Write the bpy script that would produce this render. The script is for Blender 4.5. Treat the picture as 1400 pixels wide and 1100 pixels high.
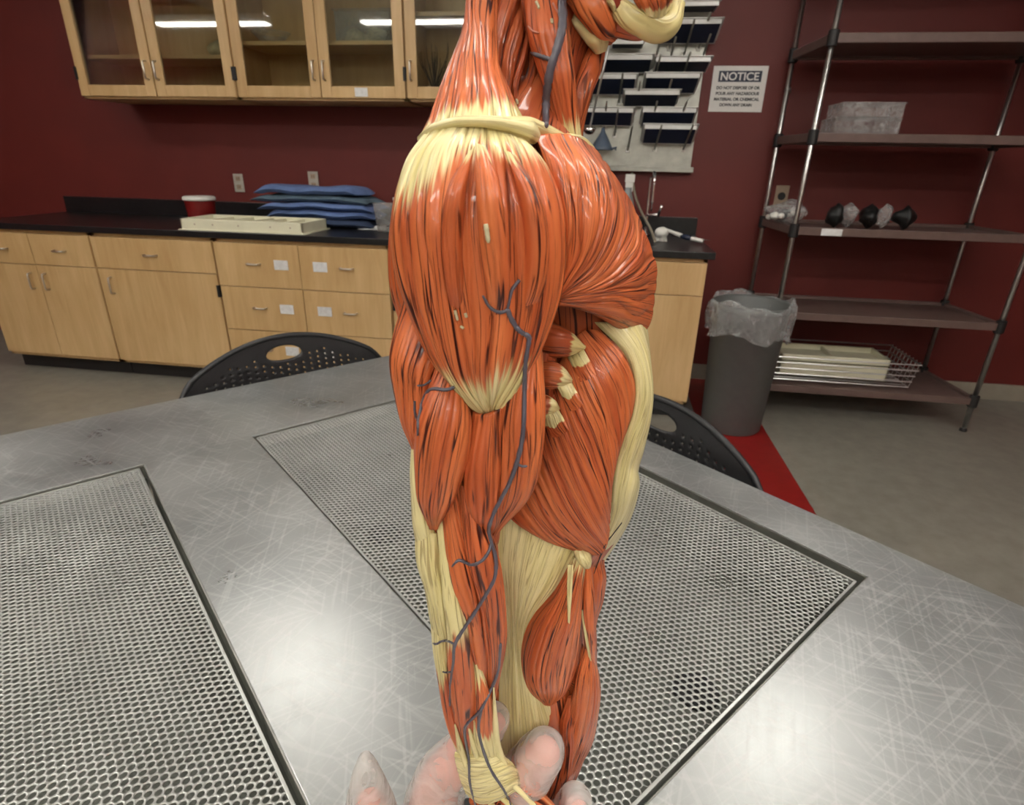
import bpy, bmesh, math, random
import numpy as np
from mathutils import Vector, Matrix
from mathutils.bvhtree import BVHTree

for o in list(bpy.data.objects): bpy.data.objects.remove(o)
SC = bpy.context.scene
COL = SC.collection
random.seed(7); RNG = np.random.RandomState(11)

# ------------------------------------------------------------------ camera
CAM_H = 1.345
FPX, TILT, ROLL, YAW = 786.0, math.radians(22.8), math.radians(1.3), math.radians(8.2)
HD = np.array([-math.sin(YAW), math.cos(YAW), 0.0])           # heading
UPV = np.array([0, 0, 1.0]); RT = np.cross(HD, UPV)
FW = HD*math.cos(TILT) - UPV*math.sin(TILT)
U0 = np.cross(RT, FW)
RV = RT*math.cos(ROLL) + U0*math.sin(ROLL)
UV_ = -RT*math.sin(ROLL) + U0*math.cos(ROLL)
CAMP = np.array([0, 0, CAM_H])
cam_data = bpy.data.cameras.new('camera'); cam = bpy.data.objects.new('camera', cam_data)
COL.objects.link(cam); SC.camera = cam
cam_data.sensor_fit = 'HORIZONTAL'; cam_data.sensor_width = 36.0
cam_data.lens = 36.0*FPX/1400.0; cam_data.clip_start = 0.01; cam_data.clip_end = 60
M = Matrix((RV, UV_, -FW)).transposed().to_4x4(); M.translation = Vector(CAMP)
cam.matrix_world = M
cam_data.dof.use_dof = True; cam_data.dof.focus_distance = 0.30; cam_data.dof.aperture_fstop = 22.0

# ------------------------------------------------------------------ world, exposure
wd = bpy.data.worlds.new('world'); SC.world = wd; wd.use_nodes = True
wd.node_tree.nodes['Background'].inputs[0].default_value = (0.9, 0.95, 1.0, 1)
wd.node_tree.nodes['Background'].inputs[1].default_value = 0.02
SC.view_settings.view_transform = 'Standard'; SC.view_settings.look = 'None'
SC.view_settings.gamma = 1.0; SC.view_settings.use_curve_mapping = False
SC.view_settings.exposure = 1.05
LAMP = 13.0            # radiance of the ceiling fixtures' diffusers

def ray(px, py): return FW*FPX + RV*(px-700.0) - UV_*(py-550.0)
def P(px, py, d):                       # point at forward distance d (metres) from the camera
    v = ray(px, py); return CAMP + v*(d/(v @ HD))
def wy(px, py, Y):
    v = ray(px, py); return CAMP + v*(Y/v[1])
def wz(px, py, z):
    v = ray(px, py); return CAMP + v*((z-CAM_H)/v[2])

# ------------------------------------------------------------------ materials
MATS = {}
def srgb(r, g, b):
    f = lambda c: (c/12.92 if c <= .04045 else ((c+.055)/1.055)**2.4)
    return (f(r/255), f(g/255), f(b/255))
def N(nt, t, **kw):
    n = nt.nodes.new(t)
    for k, v in kw.items():
        if k.startswith('i_'): n.inputs[k[2:].replace('_', ' ')].default_value = v
        else: setattr(n, k, v)
    return n
def mat(name, col, rough=.5, metal=0., spec=.5, noise=None, bump=None, stretch=(1, 1, 1), coat=0., trans=0., alpha=1., emit=None, col2=None, rvar=0.):
    if name in MATS: return MATS[name]
    m = bpy.data.materials.new(name); m.use_nodes = True; nt = m.node_tree
    b = nt.nodes['Principled BSDF']
    b.inputs['Base Color'].default_value = (*col, 1); b.inputs['Roughness'].default_value = rough
    b.inputs['Metallic'].default_value = metal; b.inputs['Specular IOR Level'].default_value = spec
    b.inputs['Coat Weight'].default_value = coat; b.inputs['Coat Roughness'].default_value = .1
    b.inputs['Transmission Weight'].default_value = trans; b.inputs['Alpha'].default_value = alpha
    if emit: b.inputs['Emission Color'].default_value = (*emit[0], 1); b.inputs['Emission Strength'].default_value = emit[1]
    tc = mp = None
    if noise or bump:
        tc = N(nt, 'ShaderNodeTexCoord'); mp = N(nt, 'ShaderNodeMapping')
        mp.inputs['Scale'].default_value = stretch; nt.links.new(tc.outputs['Object'], mp.inputs['Vector'])
    if noise:
        nz = N(nt, 'ShaderNodeTexNoise', i_Scale=noise[0], i_Detail=6.0, i_Roughness=.6)
        nt.links.new(mp.outputs[0], nz.inputs['Vector'])
        rp = N(nt, 'ShaderNodeValToRGB'); a = noise[1]
        c2 = col2 or tuple(c*(1-a) for c in col)
        rp.color_ramp.elements[0].position = .3; rp.color_ramp.elements[1].position = .7
        rp.color_ramp.elements[0].color = (*c2, 1); rp.color_ramp.elements[1].color = (*[min(1, c*(1+a*.5)) for c in col], 1)
        nt.links.new(nz.outputs['Fac'], rp.inputs[0]); nt.links.new(rp.outputs[0], b.inputs['Base Color'])
        if rvar:
            mr = N(nt, 'ShaderNodeMapRange'); mr.inputs['From Min'].default_value = .3; mr.inputs['From Max'].default_value = .7
            mr.inputs['To Min'].default_value = rough-rvar; mr.inputs['To Max'].default_value = rough+rvar
            nt.links.new(nz.outputs['Fac'], mr.inputs[0]); nt.links.new(mr.outputs[0], b.inputs['Roughness'])
    if bump:
        nb = N(nt, 'ShaderNodeTexNoise', i_Scale=bump[0], i_Detail=5.0)
        nt.links.new(mp.outputs[0], nb.inputs['Vector'])
        bp = N(nt, 'ShaderNodeBump', i_Strength=bump[1], i_Distance=bump[2] if len(bump) > 2 else .002)
        nt.links.new(nb.outputs['Fac'], bp.inputs['Height']); nt.links.new(bp.outputs[0], b.inputs['Normal'])
    MATS[name] = m; return m

def wood_mat(name, col, dark, vertical=True):
    m = bpy.data.materials.new(name); m.use_nodes = True; nt = m.node_tree; b = nt.nodes['Principled BSDF']
    tc = N(nt, 'ShaderNodeTexCoord'); mp = N(nt, 'ShaderNodeMapping')
    mp.inputs['Scale'].default_value = (9, 9, .9) if vertical else (.9, 9, 9)
    oi = N(nt, 'ShaderNodeObjectInfo'); ad = N(nt, 'ShaderNodeVectorMath', operation='ADD')
    nt.links.new(tc.outputs['Object'], ad.inputs[0]); nt.links.new(oi.outputs['Random'], ad.inputs[1])
    nt.links.new(ad.outputs[0], mp.inputs['Vector'])
    n1 = N(nt, 'ShaderNodeTexNoise', i_Scale=2.2, i_Detail=8.0, i_Roughness=.65, i_Distortion=.6)
    nt.links.new(mp.outputs[0], n1.inputs['Vector'])
    n2 = N(nt, 'ShaderNodeTexNoise', i_Scale=1.7, i_Detail=2.0); nt.links.new(tc.outputs['Object'], n2.inputs['Vector'])
    av = N(nt, 'ShaderNodeMath', operation='ADD'); nt.links.new(n1.outputs['Fac'], av.inputs[0])
    ml = N(nt, 'ShaderNodeMath', operation='MULTIPLY_ADD'); ml.inputs[1].default_value = .6; ml.inputs[2].default_value = -.3
    nt.links.new(n2.outputs['Fac'], ml.inputs[0]); nt.links.new(ml.outputs[0], av.inputs[1])
    rp = N(nt, 'ShaderNodeValToRGB'); rp.color_ramp.elements[0].position = .25; rp.color_ramp.elements[1].position = .7
    rp.color_ramp.elements[0].color = (*dark, 1); rp.color_ramp.elements[1].color = (*col, 1)
    nt.links.new(av.outputs[0], rp.inputs[0]); nt.links.new(rp.outputs[0], b.inputs['Base Color'])
    b.inputs['Roughness'].default_value = .38; MATS[name] = m; return m

def muscle_mat():
    m = bpy.data.materials.new('painted_muscle'); m.use_nodes = True; nt = m.node_tree; b = nt.nodes['Principled BSDF']; L = nt.links.new
    uv = N(nt, 'ShaderNodeUVMap', uv_map='fibre'); oi = N(nt, 'ShaderNodeObjectInfo')
    off = N(nt, 'ShaderNodeVectorMath', operation='MULTIPLY'); off.inputs[1].default_value = (137.0, 91.0, 0)
    L(oi.outputs['Random'], off.inputs[0])
    ad = N(nt, 'ShaderNodeVectorMath', operation='ADD'); L(uv.outputs[0], ad.inputs[0]); L(off.outputs[0], ad.inputs[1])
    def stretched(su, sv, detail=2.0, dist=0., dim='2D'):
        mp = N(nt, 'ShaderNodeMapping'); mp.inputs['Scale'].default_value = (su, sv, 1); L(ad.outputs[0], mp.inputs['Vector'])
        nz = N(nt, 'ShaderNodeTexNoise', noise_dimensions=dim, i_Scale=1.0, i_Detail=detail, i_Distortion=dist); L(mp.outputs[0], nz.inputs['Vector']); return nz.outputs['Fac']
    def math_(op, a, bb=None, c=None):
        n = N(nt, 'ShaderNodeMath', operation=op)
        for i, x in enumerate((a, bb, c)):
            if x is None: continue
            if isinstance(x, (int, float)): n.inputs[i].default_value = x
            else: L(x, n.inputs[i])
        return n.outputs[0]
    def mrange(x, a, bb, c=0., d=1., smooth=True):
        n = N(nt, 'ShaderNodeMapRange'); n.interpolation_type = 'SMOOTHSTEP' if smooth else 'LINEAR'
        n.inputs[1].default_value = a; n.inputs[2].default_value = bb; n.inputs[3].default_value = c; n.inputs[4].default_value = d
        L(x, n.inputs[0]); return n.outputs[0]
    def line(su, sv, w, msu, msv, lo, hi):
        f = math_('ABSOLUTE', math_('SUBTRACT', stretched(su, sv, 1.0), .5))
        l = mrange(f, w*.35, w, 1., 0.)
        msk = mrange(stretched(msu, msv, 1.0), lo, hi)
        return math_('MULTIPLY', l, msk)
    l1 = line(.010, .32, .040, .035, .26, .42, .52)
    l2 = line(.016, .60, .034, .05, .40, .46, .56)
    lines = math_('MAXIMUM', l1, math_('MULTIPLY', l2, .75))
    gr = N(nt, 'ShaderNodeAttribute', attribute_name='groove').outputs['Fac']
    td = N(nt, 'ShaderNodeAttribute', attribute_name='tendon').outputs['Fac']
    fibn = stretched(.02, .55, 3.0)
    tfac = mrange(math_('ADD', td, math_('MULTIPLY_ADD', fibn, .22, -.11)), -.035, .035)
    # colours
    var = stretched(.012, .14, 3.0)
    def ramp(f, c0, c1, p0=.3, p1=.7):
        r = N(nt, 'ShaderNodeValToRGB'); r.color_ramp.elements[0].position = p0; r.color_ramp.elements[1].position = p1
        r.color_ramp.elements[0].color = (*c0, 1); r.color_ramp.elements[1].color = (*c1, 1); L(f, r.inputs[0]); return r.outputs[0]
    def mix(f, a, bb):
        n = N(nt, 'ShaderNodeMix', data_type='RGBA'); L(f, n.inputs[0])
        for s, x in ((6, a), (7, bb)):
            if isinstance(x, tuple): n.inputs[s].default_value = (*x, 1)
            else: L(x, n.inputs[s])
        return n.outputs[2]
    tone = N(nt, 'ShaderNodeAttribute', attribute_name='tone').outputs['Fac']
    red = ramp(var, srgb(182, 86, 46), srgb(212, 116, 66))
    red = mix(tone, red, srgb(126, 44, 28))
    cream = ramp(var, srgb(212, 198, 136), srgb(232, 220, 168))
    base = mix(tfac, red, cream)
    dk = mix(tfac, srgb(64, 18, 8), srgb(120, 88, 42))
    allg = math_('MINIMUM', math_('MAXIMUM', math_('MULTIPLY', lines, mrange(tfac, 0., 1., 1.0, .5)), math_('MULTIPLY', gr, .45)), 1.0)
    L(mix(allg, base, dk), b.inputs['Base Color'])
    hgt = math_('SUBTRACT', math_('MULTIPLY', fibn, .5), math_('MULTIPLY', lines, 1.0))
    bp = N(nt, 'ShaderNodeBump', i_Strength=.6, i_Distance=.0005); L(hgt, bp.inputs['Height']); L(bp.outputs[0], b.inputs['Normal'])
    b.inputs['Roughness'].default_value = .45; b.inputs['Specular IOR Level'].default_value = .25
    b.inputs['Coat Weight'].default_value = .40; b.inputs['Coat Roughness'].default_value = .07
    MATS['muscle'] = m; return m

def glass_mat(name, tint, alpha, rough=.03):
    m = bpy.data.materials.new(name); m.use_nodes = True; nt = m.node_tree
    for n in list(nt.nodes):
        if n.type == 'BSDF_PRINCIPLED': nt.nodes.remove(n)
    out = [n for n in nt.nodes if n.type == 'OUTPUT_MATERIAL'][0]
    tr = N(nt, 'ShaderNodeBsdfTransparent'); tr.inputs[0].default_value = (*tint, 1)
    gl = N(nt, 'ShaderNodeBsdfGlossy'); gl.inputs['Roughness'].default_value = rough
    fr = N(nt, 'ShaderNodeFresnel', i_IOR=1.5); mx = N(nt, 'ShaderNodeMixShader')
    ma = N(nt, 'ShaderNodeMath', operation='MULTIPLY_ADD'); ma.inputs[1].default_value = 1.0; ma.inputs[2].default_value = alpha
    nt.links.new(fr.outputs[0], ma.inputs[0]); nt.links.new(ma.outputs[0], mx.inputs[0])
    nt.links.new(tr.outputs[0], mx.inputs[1]); nt.links.new(gl.outputs[0], mx.inputs[2]); nt.links.new(mx.outputs[0], out.inputs[0])
    MATS[name] = m; return m

def film_mat(name, col, cover, rough=.3, sc=45.0):        # thin milky plastic film (glove, bin liner)
    m = bpy.data.materials.new(name); m.use_nodes = True; nt = m.node_tree
    b = nt.nodes['Principled BSDF']; out = [n for n in nt.nodes if n.type == 'OUTPUT_MATERIAL'][0]
    b.inputs['Base Color'].default_value = (*col, 1); b.inputs['Roughness'].default_value = rough
    tr = N(nt, 'ShaderNodeBsdfTransparent'); tr.inputs[0].default_value = (.97, .96, .95, 1)
    tc = N(nt, 'ShaderNodeTexCoord'); nz = N(nt, 'ShaderNodeTexNoise', i_Scale=sc, i_Detail=4.0, i_Distortion=1.2); nt.links.new(tc.outputs['Object'], nz.inputs['Vector'])
    bp = N(nt, 'ShaderNodeBump', i_Strength=.9, i_Distance=.004); nt.links.new(nz.outputs['Fac'], bp.inputs['Height']); nt.links.new(bp.outputs[0], b.inputs['Normal'])
    mr = N(nt, 'ShaderNodeMapRange'); mr.inputs[1].default_value = .3; mr.inputs[2].default_value = .7; mr.inputs[3].default_value = cover-.14; mr.inputs[4].default_value = cover+.10
    nt.links.new(nz.outputs['Fac'], mr.inputs[0])
    lw = N(nt, 'ShaderNodeLayerWeight', i_Blend=.35); cv = N(nt, 'ShaderNodeMath', operation='MULTIPLY_ADD', use_clamp=True); cv.inputs[1].default_value = .28
    nt.links.new(lw.outputs['Facing'], cv.inputs[0]); nt.links.new(mr.outputs[0], cv.inputs[2])
    mx = N(nt, 'ShaderNodeMixShader'); nt.links.new(cv.outputs[0], mx.inputs[0]); nt.links.new(tr.outputs[0], mx.inputs[1]); nt.links.new(b.outputs[0], mx.inputs[2])
    nt.links.new(mx.outputs[0], out.inputs[0]); MATS[name] = m; return m

def steel_mat():
    m = bpy.data.materials.new('scratched_steel'); m.use_nodes = True; nt = m.node_tree; b = nt.nodes['Principled BSDF']; L = nt.links.new
    tc = N(nt, 'ShaderNodeTexCoord')
    nz = N(nt, 'ShaderNodeTexNoise', i_Scale=5.0, i_Detail=3.0, i_Roughness=.5); L(tc.outputs['Object'], nz.inputs['Vector'])
    hs = None
    for ang, sc, st in ((25, 170, 24), (-40, 210, 28), (70, 150, 20), (-75, 190, 30), (5, 130, 18)):
        m0 = N(nt, 'ShaderNodeMapping'); m0.inputs['Rotation'].default_value = (0, 0, math.radians(ang)); L(tc.outputs['Object'], m0.inputs['Vector'])
        mp = N(nt, 'ShaderNodeMapping'); mp.inputs['Scale'].default_value = (sc/st, sc, 1); L(m0.outputs[0], mp.inputs['Vector'])
        n = N(nt, 'ShaderNodeTexNoise', noise_dimensions='2D', i_Scale=1.0, i_Detail=1.0); L(mp.outputs[0], n.inputs['Vector'])
        r = N(nt, 'ShaderNodeMapRange'); r.inputs[1].default_value = .60; r.inputs[2].default_value = .74; L(n.outputs['Fac'], r.inputs[0])
        if hs is None: hs = r.outputs[0]
        else:
            q_ = N(nt, 'ShaderNodeMath', operation='ADD'); L(hs, q_.inputs[0]); L(r.outputs[0], q_.inputs[1]); hs = q_.outputs[0]
    v = N(nt, 'ShaderNodeMath', operation='MULTIPLY_ADD'); v.inputs[1].default_value = .22; L(hs, v.inputs[0]); L(nz.outputs['Fac'], v.inputs[2])
    rp = N(nt, 'ShaderNodeValToRGB'); rp.color_ramp.elements[0].position = .3; rp.color_ramp.elements[1].position = .95
    rp.color_ramp.elements[0].color = (.31, .32, .315, 1); rp.color_ramp.elements[1].color = (.48, .49, .48, 1)
    L(v.outputs[0], rp.inputs[0]); L(rp.outputs[0], b.inputs['Base Color'])
    b.inputs['Metallic'].default_value = .72
    mr = N(nt, 'ShaderNodeMapRange'); mr.inputs[1].default_value = .3; mr.inputs[2].default_value = .9; mr.inputs[3].default_value = .27; mr.inputs[4].default_value = .40
    L(v.outputs[0], mr.inputs[0]); L(mr.outputs[0], b.inputs['Roughness'])
    n3 = N(nt, 'ShaderNodeTexNoise', i_Scale=14.0, i_Detail=1.0); L(tc.outputs['Object'], n3.inputs['Vector'])
    bp = N(nt, 'ShaderNodeBump', i_Strength=.15, i_Distance=.001); L(n3.outputs['Fac'], bp.inputs['Height']); L(bp.outputs[0], b.inputs['Normal'])
    MATS['steel_top'] = m; return m

muscle_mat(); steel_mat()
wood_mat('maple', srgb(210, 177, 128), srgb(188, 152, 101)); wood_mat('maple_h', srgb(210, 177, 128), srgb(188, 152, 101), False)
mat('wall_red', srgb(102, 33, 27), .55, noise=(3, .1), bump=(160, .08, .001))
mat('ceiling_white', (.84, .84, .82), .9, bump=(90, .3, .002))
mat('black_top', (.012, .012, .013), .28, noise=(40, .4))
mat('floor_grey', srgb(132, 128, 118), .35, noise=(14, .18), bump=(60, .05, .001))
mat('floor_red', srgb(134, 28, 26), .35, noise=(14, .15))
mat('baseboard_grey', srgb(150, 142, 128), .5, noise=(20, .08))
mat('steel', (.62, .62, .60), .3, 1.0, noise=(30, .12))
mat('steel_perf', (.48, .49, .465), .34, .75, noise=(9, .15), rvar=.08)
mat('steel_dull', (.42, .42, .38), .45, 1.0, noise=(12, .2))
mat('basin', (.15, .155, .135), .6, .3, noise=(6, .25))
mat('chrome', (.85, .85, .85), .08, 1.0, noise=(30, .03))
mat('dark_gap', (.02, .02, .02), .6, noise=(30, .2))
mat('hinge_black', (.03, .03, .03), .4, .6, noise=(60, .2))
mat('chair_black', (.016, .016, .017), .42, noise=(120, .25), bump=(700, .15, .0005))
mat('handle_nickel', (.66, .60, .52), .3, 1.0, noise=(40, .1))
mat('label_white', (.72, .72, .72), .4, noise=(60, .15))
mat('label_ink', (.45, .45, .46), .5, noise=(60, .2))
mat('plastic_white', (.78, .77, .72), .4, noise=(20, .06))
mat('tray_cream', srgb(222, 218, 192), .45, noise=(12, .06))
mat('blue_cloth', srgb(104, 128, 178), .8, noise=(14, .22), bump=(260, .3, .001))
mat('green_cloth', srgb(92, 112, 126), .8, noise=(14, .22), bump=(260, .3, .001))
mat('navy_cloth', srgb(48, 62, 90), .8, noise=(14, .22), bump=(260, .3, .001))
mat('paper', (.8, .8, .79), .7, noise=(15, .08), bump=(60, .4, .003))
mat('pan_navy', srgb(28, 40, 72), .5, noise=(18, .25))
mat('pan_steel', (.70, .70, .68), .35, .15, noise=(14, .1))
mat('bin_grey', srgb(96, 98, 96), .5, noise=(25, .08), bump=(400, .1, .0005))
mat('red_plastic', srgb(120, 24, 22), .35, noise=(20, .1))
mat('funnel_blue', srgb(92, 106, 124), .35, noise=(20, .1))
mat('outlet_plate', srgb(170, 150, 128), .45, noise=(40, .08))
mat('outlet_grey', srgb(178, 172, 160), .45, noise=(40, .08))
mat('sign_white', (.74, .72, .69), .4, noise=(25, .04))
mat('sign_navy', srgb(24, 32, 56), .4, noise=(25, .1))
mat('sign_black', (.025, .025, .03), .5, noise=(25, .1))
mat('bracket_black', (.014, .013, .013), .5, noise=(50, .2))
mat('shelf_board', srgb(104, 84, 78), .45, noise=(20, .15))
mat('vein', srgb(86, 82, 92), .38, noise=(160, .18), bump=(300, .25, .0006), coat=.2)
mat('artery_pink', srgb(190, 120, 100), .35, noise=(160, .15), coat=.2)
mat('gland_dark', srgb(58, 30, 26), .4, noise=(120, .3), bump=(180, .6, .001), coat=.3)
mat('skin', srgb(214, 152, 138), .5, noise=(60, .16), bump=(220, .25, .0008))
mat('bone_dry', srgb(196, 186, 150), .6, noise=(40, .15))
mat('twig', srgb(60, 48, 40), .7, noise=(40, .2))
mat('base_black', (.02, .02, .02), .35, noise=(40, .2))
mat('lamp_body', (.7, .7, .7), .4, noise=(20, .05))
mat('diffuser', (.9, .9, .9), .5, emit=((1.0, .965, .90), LAMP))
mat('uplight_fill', (.9, .9, .9), .5, emit=((1.0, .965, .90), LAMP*1.0))  # glow of the added top strips, for a brighter ceiling
glass_mat('pane', (.90, .92, .88), .03); film_mat('clear_plastic', (.75, .76, .76), .16, .2)
film_mat('glove', (.84, .82, .79), .27, .25); film_mat('liner', (.62, .63, .63), .28, .16, 22.0)

# ------------------------------------------------------------------ geometry helpers
ORG = {}
def put(o, label=None, cat=None, group=None, kind=None):
    if label: o['label'] = label
    if cat: o['category'] = cat
    if group: o['group'] = group
    if kind: o['kind'] = kind
    return o
def empty(name, loc, label, cat, group=None):
    o = bpy.data.objects.new(name, None); COL.objects.link(o); o.location = Vector(loc); o.empty_display_size = .05
    ORG[o.name] = np.array(loc, float); return put(o, label, cat, group)
def root_org(p):
    return np.zeros(3) if p is None else ORG[p.name]

class Geo:
    def __init__(s): s.v = []; s.f = []
    def add(s, vs, fs, T=None):
        b = len(s.v)
        for p in vs: s.v.append(np.array(T(p) if T else p, float))
        for q in fs: s.f.append(tuple(i+b for i in q))
        return s
    def box(s, x0, x1, y0, y1, z0, z1, T=None):
        vs = [(x, y, z) for z in (z0, z1) for y in (y0, y1) for x in (x0, x1)]
        return s.add(vs, [(0, 2, 3, 1), (4, 5, 7, 6), (0, 1, 5, 4), (1, 3, 7, 5), (3, 2, 6, 7), (2, 0, 4, 6)], T)
    def grid(s, rows, closed_u=False, closed_v=False, caps=False, T=None):
        nr, nc = len(rows), len(rows[0]); vs = [p for r in rows for p in r]; fs = []
        for i in range(nr if closed_v else nr-1):
            for j in range(nc if closed_u else nc-1):
                a, b_ = i, (i+1) % nr; c, d = j, (j+1) % nc
                fs.append((a*nc+c, a*nc+d, b_*nc+d, b_*nc+c))
        if caps: fs.append(tuple(range(nc-1, -1, -1))); fs.append(tuple((nr-1)*nc+k for k in range(nc)))
        return s.add(vs, fs, T)
    def lathe(s, prof, c=(0, 0, 0), n=28, T=None, caps=True):
        rows = [[(c[0]+r*math.cos(2*math.pi*k/n), c[1]+r*math.sin(2*math.pi*k/n), c[2]+z) for k in range(n)] for r, z in prof]
        return s.grid(rows, closed_u=True, caps=caps, T=T)
    def tube(s, pts, r, n=10, caps=True):
        pts = [np.array(p, float) for p in pts]; rows = []; up = None
        for i, p in enumerate(pts):
            t = pts[min(i+1, len(pts)-1)]-pts[max(i-1, 0)]; t = t/(np.linalg.norm(t)+1e-12)
            if up is None:
                up = np.array([0, 0, 1.]) if abs(t[2]) < .9 else np.array([1., 0, 0])
            a = np.cross(t, up); a /= np.linalg.norm(a)+1e-12; b_ = np.cross(a, t); up = b_
            rr = r[i] if hasattr(r, '__len__') else r
            rows.append([p+rr*(a*math.cos(2*math.pi*k/n)+b_*math.sin(2*math.pi*k/n)) for k in range(n)])
        return s.grid(rows, closed_u=True, caps=caps)
    def build(s, name, m, parent=None, smooth=False, bevel=0., seg=2, kind=None):
        org = root_org(parent); V = np.array(s.v)-org
        own = None
        if parent is None:
            own = (V.min(0)+V.max(0))/2; own[2] = V[:, 2].min(); V = V-own
        me = bpy.data.meshes.new(name); me.from_pydata([tuple(p) for p in V], [], s.f); me.update()
        me.materials.append(MATS[m] if isinstance(m, str) else m)
        bm = bmesh.new(); bm.from_mesh(me); bmesh.ops.recalc_face_normals(bm, faces=bm.faces); bm.to_mesh(me); bm.free()
        o = bpy.data.objects.new(name, me); COL.objects.link(o)
        if parent is not None: o.parent = parent; ORG[o.name] = org
        else: o.location = Vector(own); ORG[o.name] = own
        if smooth:
            for p in me.polygons: p.use_smooth = True
        if bevel:
            md = o.modifiers.new('bevel', 'BEVEL'); md.width = bevel; md.segments = seg; md.limit_method = 'ANGLE'; md.angle_limit = math.radians(40)
        if smooth and bevel is not None and smooth == 'auto':
            pass
        if kind: o['kind'] = kind
        return o
def box_obj(name, m, x0, x1, y0, y1, z0, z1, parent=None, bevel=.002, T=None, kind=None):
    return Geo().box(x0, x1, y0, y1, z0, z1, T).build(name, m, parent, bevel=bevel, kind=kind)
def crv(pts, n):
    """uniform Catmull-Rom through the points, n samples"""
    p = np.array(pts, float); k = len(p)
    if k == 1: return np.repeat(p, n, 0)
    q = np.vstack([2*p[0]-p[1], p, 2*p[-1]-p[-2]]); out = []
    for t in np.linspace(0, k-1, n):
        i = min(int(t), k-2); f = t-i; a, b, c, d = q[i], q[i+1], q[i+2], q[i+3]
        out.append(.5*((2*b)+(-a+c)*f+(2*a-5*b+4*c-d)*f*f+(-a+3*b-3*c+d)*f**3))
    return np.array(out)
def text_obj(name, body, size, center, m, parent, xdir=(1, 0, 0), zdir=(0, 0, 1), depth=.0006, bold=0., fit=None):
    cu = bpy.data.curves.new(name, 'FONT'); cu.body = body; cu.size = size; cu.align_x = 'CENTER'; cu.align_y = 'CENTER'
    cu.extrude = depth; cu.offset = bold
    tmp = bpy.data.objects.new('tmp', cu); COL.objects.link(tmp)
    dg = bpy.context.evaluated_depsgraph_get(); me = bpy.data.meshes.new_from_object(tmp.evaluated_get(dg))
    bpy.data.objects.remove(tmp)
    co = np.array([v.co[:] for v in me.vertices])
    cx = (co[:, 0].min()+co[:, 0].max())/2; cy = (co[:, 1].min()+co[:, 1].max())/2
    k = 1.0
    if fit: k = fit/(co[:, 0].max()-co[:, 0].min())
    X = np.array(xdir, float); Z = np.array(zdir, float); Y = np.cross(X, Z)
    org = root_org(parent)
    for v in me.vertices:
        p = np.array(center)+X*(v.co.x-cx)*k+Z*(v.co.y-cy)-Y*v.co.z; v.co = Vector(p-org)
    me.materials.clear(); me.materials.append(MATS[m])
    o = bpy.data.objects.new(name, me); COL.objects.link(o); o.parent = parent; ORG[o.name] = org; return o
# ------------------------------------------------------------------ room shell
YW = 3.84
X0, X1, Y0 = -5.2, 2.9, -4.2
ZC = 3.05
box_obj('floor', 'floor_grey', X0, X1, Y0, YW, -.05, 0, bevel=0, kind='structure')
fb = Geo().add([(.62, 3.84, .0015), (.97, 3.84, .0015), (.99, 1.4, .0015), (.99, -1.0, .0015), (.62, -1.0, .0015),
                (.62, 3.84, -.002), (.97, 3.84, -.002), (.99, 1.4, -.002), (.99, -1.0, -.002), (.62, -1.0, -.002)],
               [(0, 1, 2, 3, 4), (0, 5, 6, 1), (1, 6, 7, 2), (2, 7, 8, 3), (3, 8, 9, 4), (4, 9, 5, 0)])
put(fb.build('trim_1', 'floor_red'), 'red band inlaid in the grey floor beside the bin', 'floor band', kind='structure')
box_obj('ceiling', 'ceiling_white', X0, X1, Y0, YW, ZC, ZC+.05, bevel=0, kind='structure')
box_obj('wall_back', 'wall_red', X0, X1, YW, YW+.1, 0, ZC, bevel=0, kind='structure')
box_obj('wall_left', 'wall_red', X0-.1, X0, Y0, YW, 0, ZC, bevel=0, kind='structure')
box_obj('wall_right', 'wall_red', X1, X1+.1, Y0, YW, 0, ZC, bevel=0, kind='structure')
mat('wall_cream', srgb(205, 196, 176), .7, noise=(3, .06))
box_obj('wall_front', 'wall_cream', X0, X1, Y0-.1, Y0, 0, ZC, bevel=0, kind='structure')
Geo().box(.60, X1, YW-.012, YW, 0, .105).build('baseboard_back', 'baseboard_grey', bevel=.002, kind='structure')
Geo().box(X1-.012, X1, Y0, YW-.012, 0, .105).build('baseboard_right', 'baseboard_grey', bevel=.002, kind='structure')

# ------------------------------------------------------------------ ceiling lights (linear fixtures in rows)
rows = [(.26, [(-4.95, -3.66), (-2.62, -1.30), (-.25, 1.05), (1.6, 2.8)]), (2.05, [(-3.9, -3.3), (-1.68, -1.08), (.66, 1.26)]), (-1.6, [(-1.3, 0.0), (.5, 1.8)]), (-3.2, [(-1.3, 0.0), (.5, 1.8)])]  # last row is added behind the camera as front fill on the figure
for ri, (yy, segs) in enumerate(rows):
    for si, (xa, xb) in enumerate(segs):
        e = empty('ceiling_light', ((xa+xb)/2, yy, 2.62), 'white linear ceiling light, %s, row %s' % (
            ['first from left', 'second from left', 'third from left', 'fourth from left'][si],
            ['over the table', 'nearest the cabinets', 'behind the table', 'added at the room end as front fill'][ri]), 'ceiling light', 'linear ceiling lights')
        Geo().box(xa, xb, yy-.085, yy+.085, 2.632, 2.70).build('housing', 'lamp_body', e, bevel=.004)
        Geo().box(xa+.01, xb-.01, yy-.07, yy+.07, 2.62, 2.6325).build('diffuser', 'diffuser', e)
        Geo().box(xa+.01, xb-.01, yy-.06, yy+.06, 2.7, 2.704).build('added_uplight', 'uplight_fill', e)  # glowing strip added on top of each fixture to brighten the ceiling
        for xs in (xa+.2, xb-.2): Geo().tube([(xs, yy, 2.70), (xs, yy, ZC)], .006).build('hanger', 'steel', e)

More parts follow.
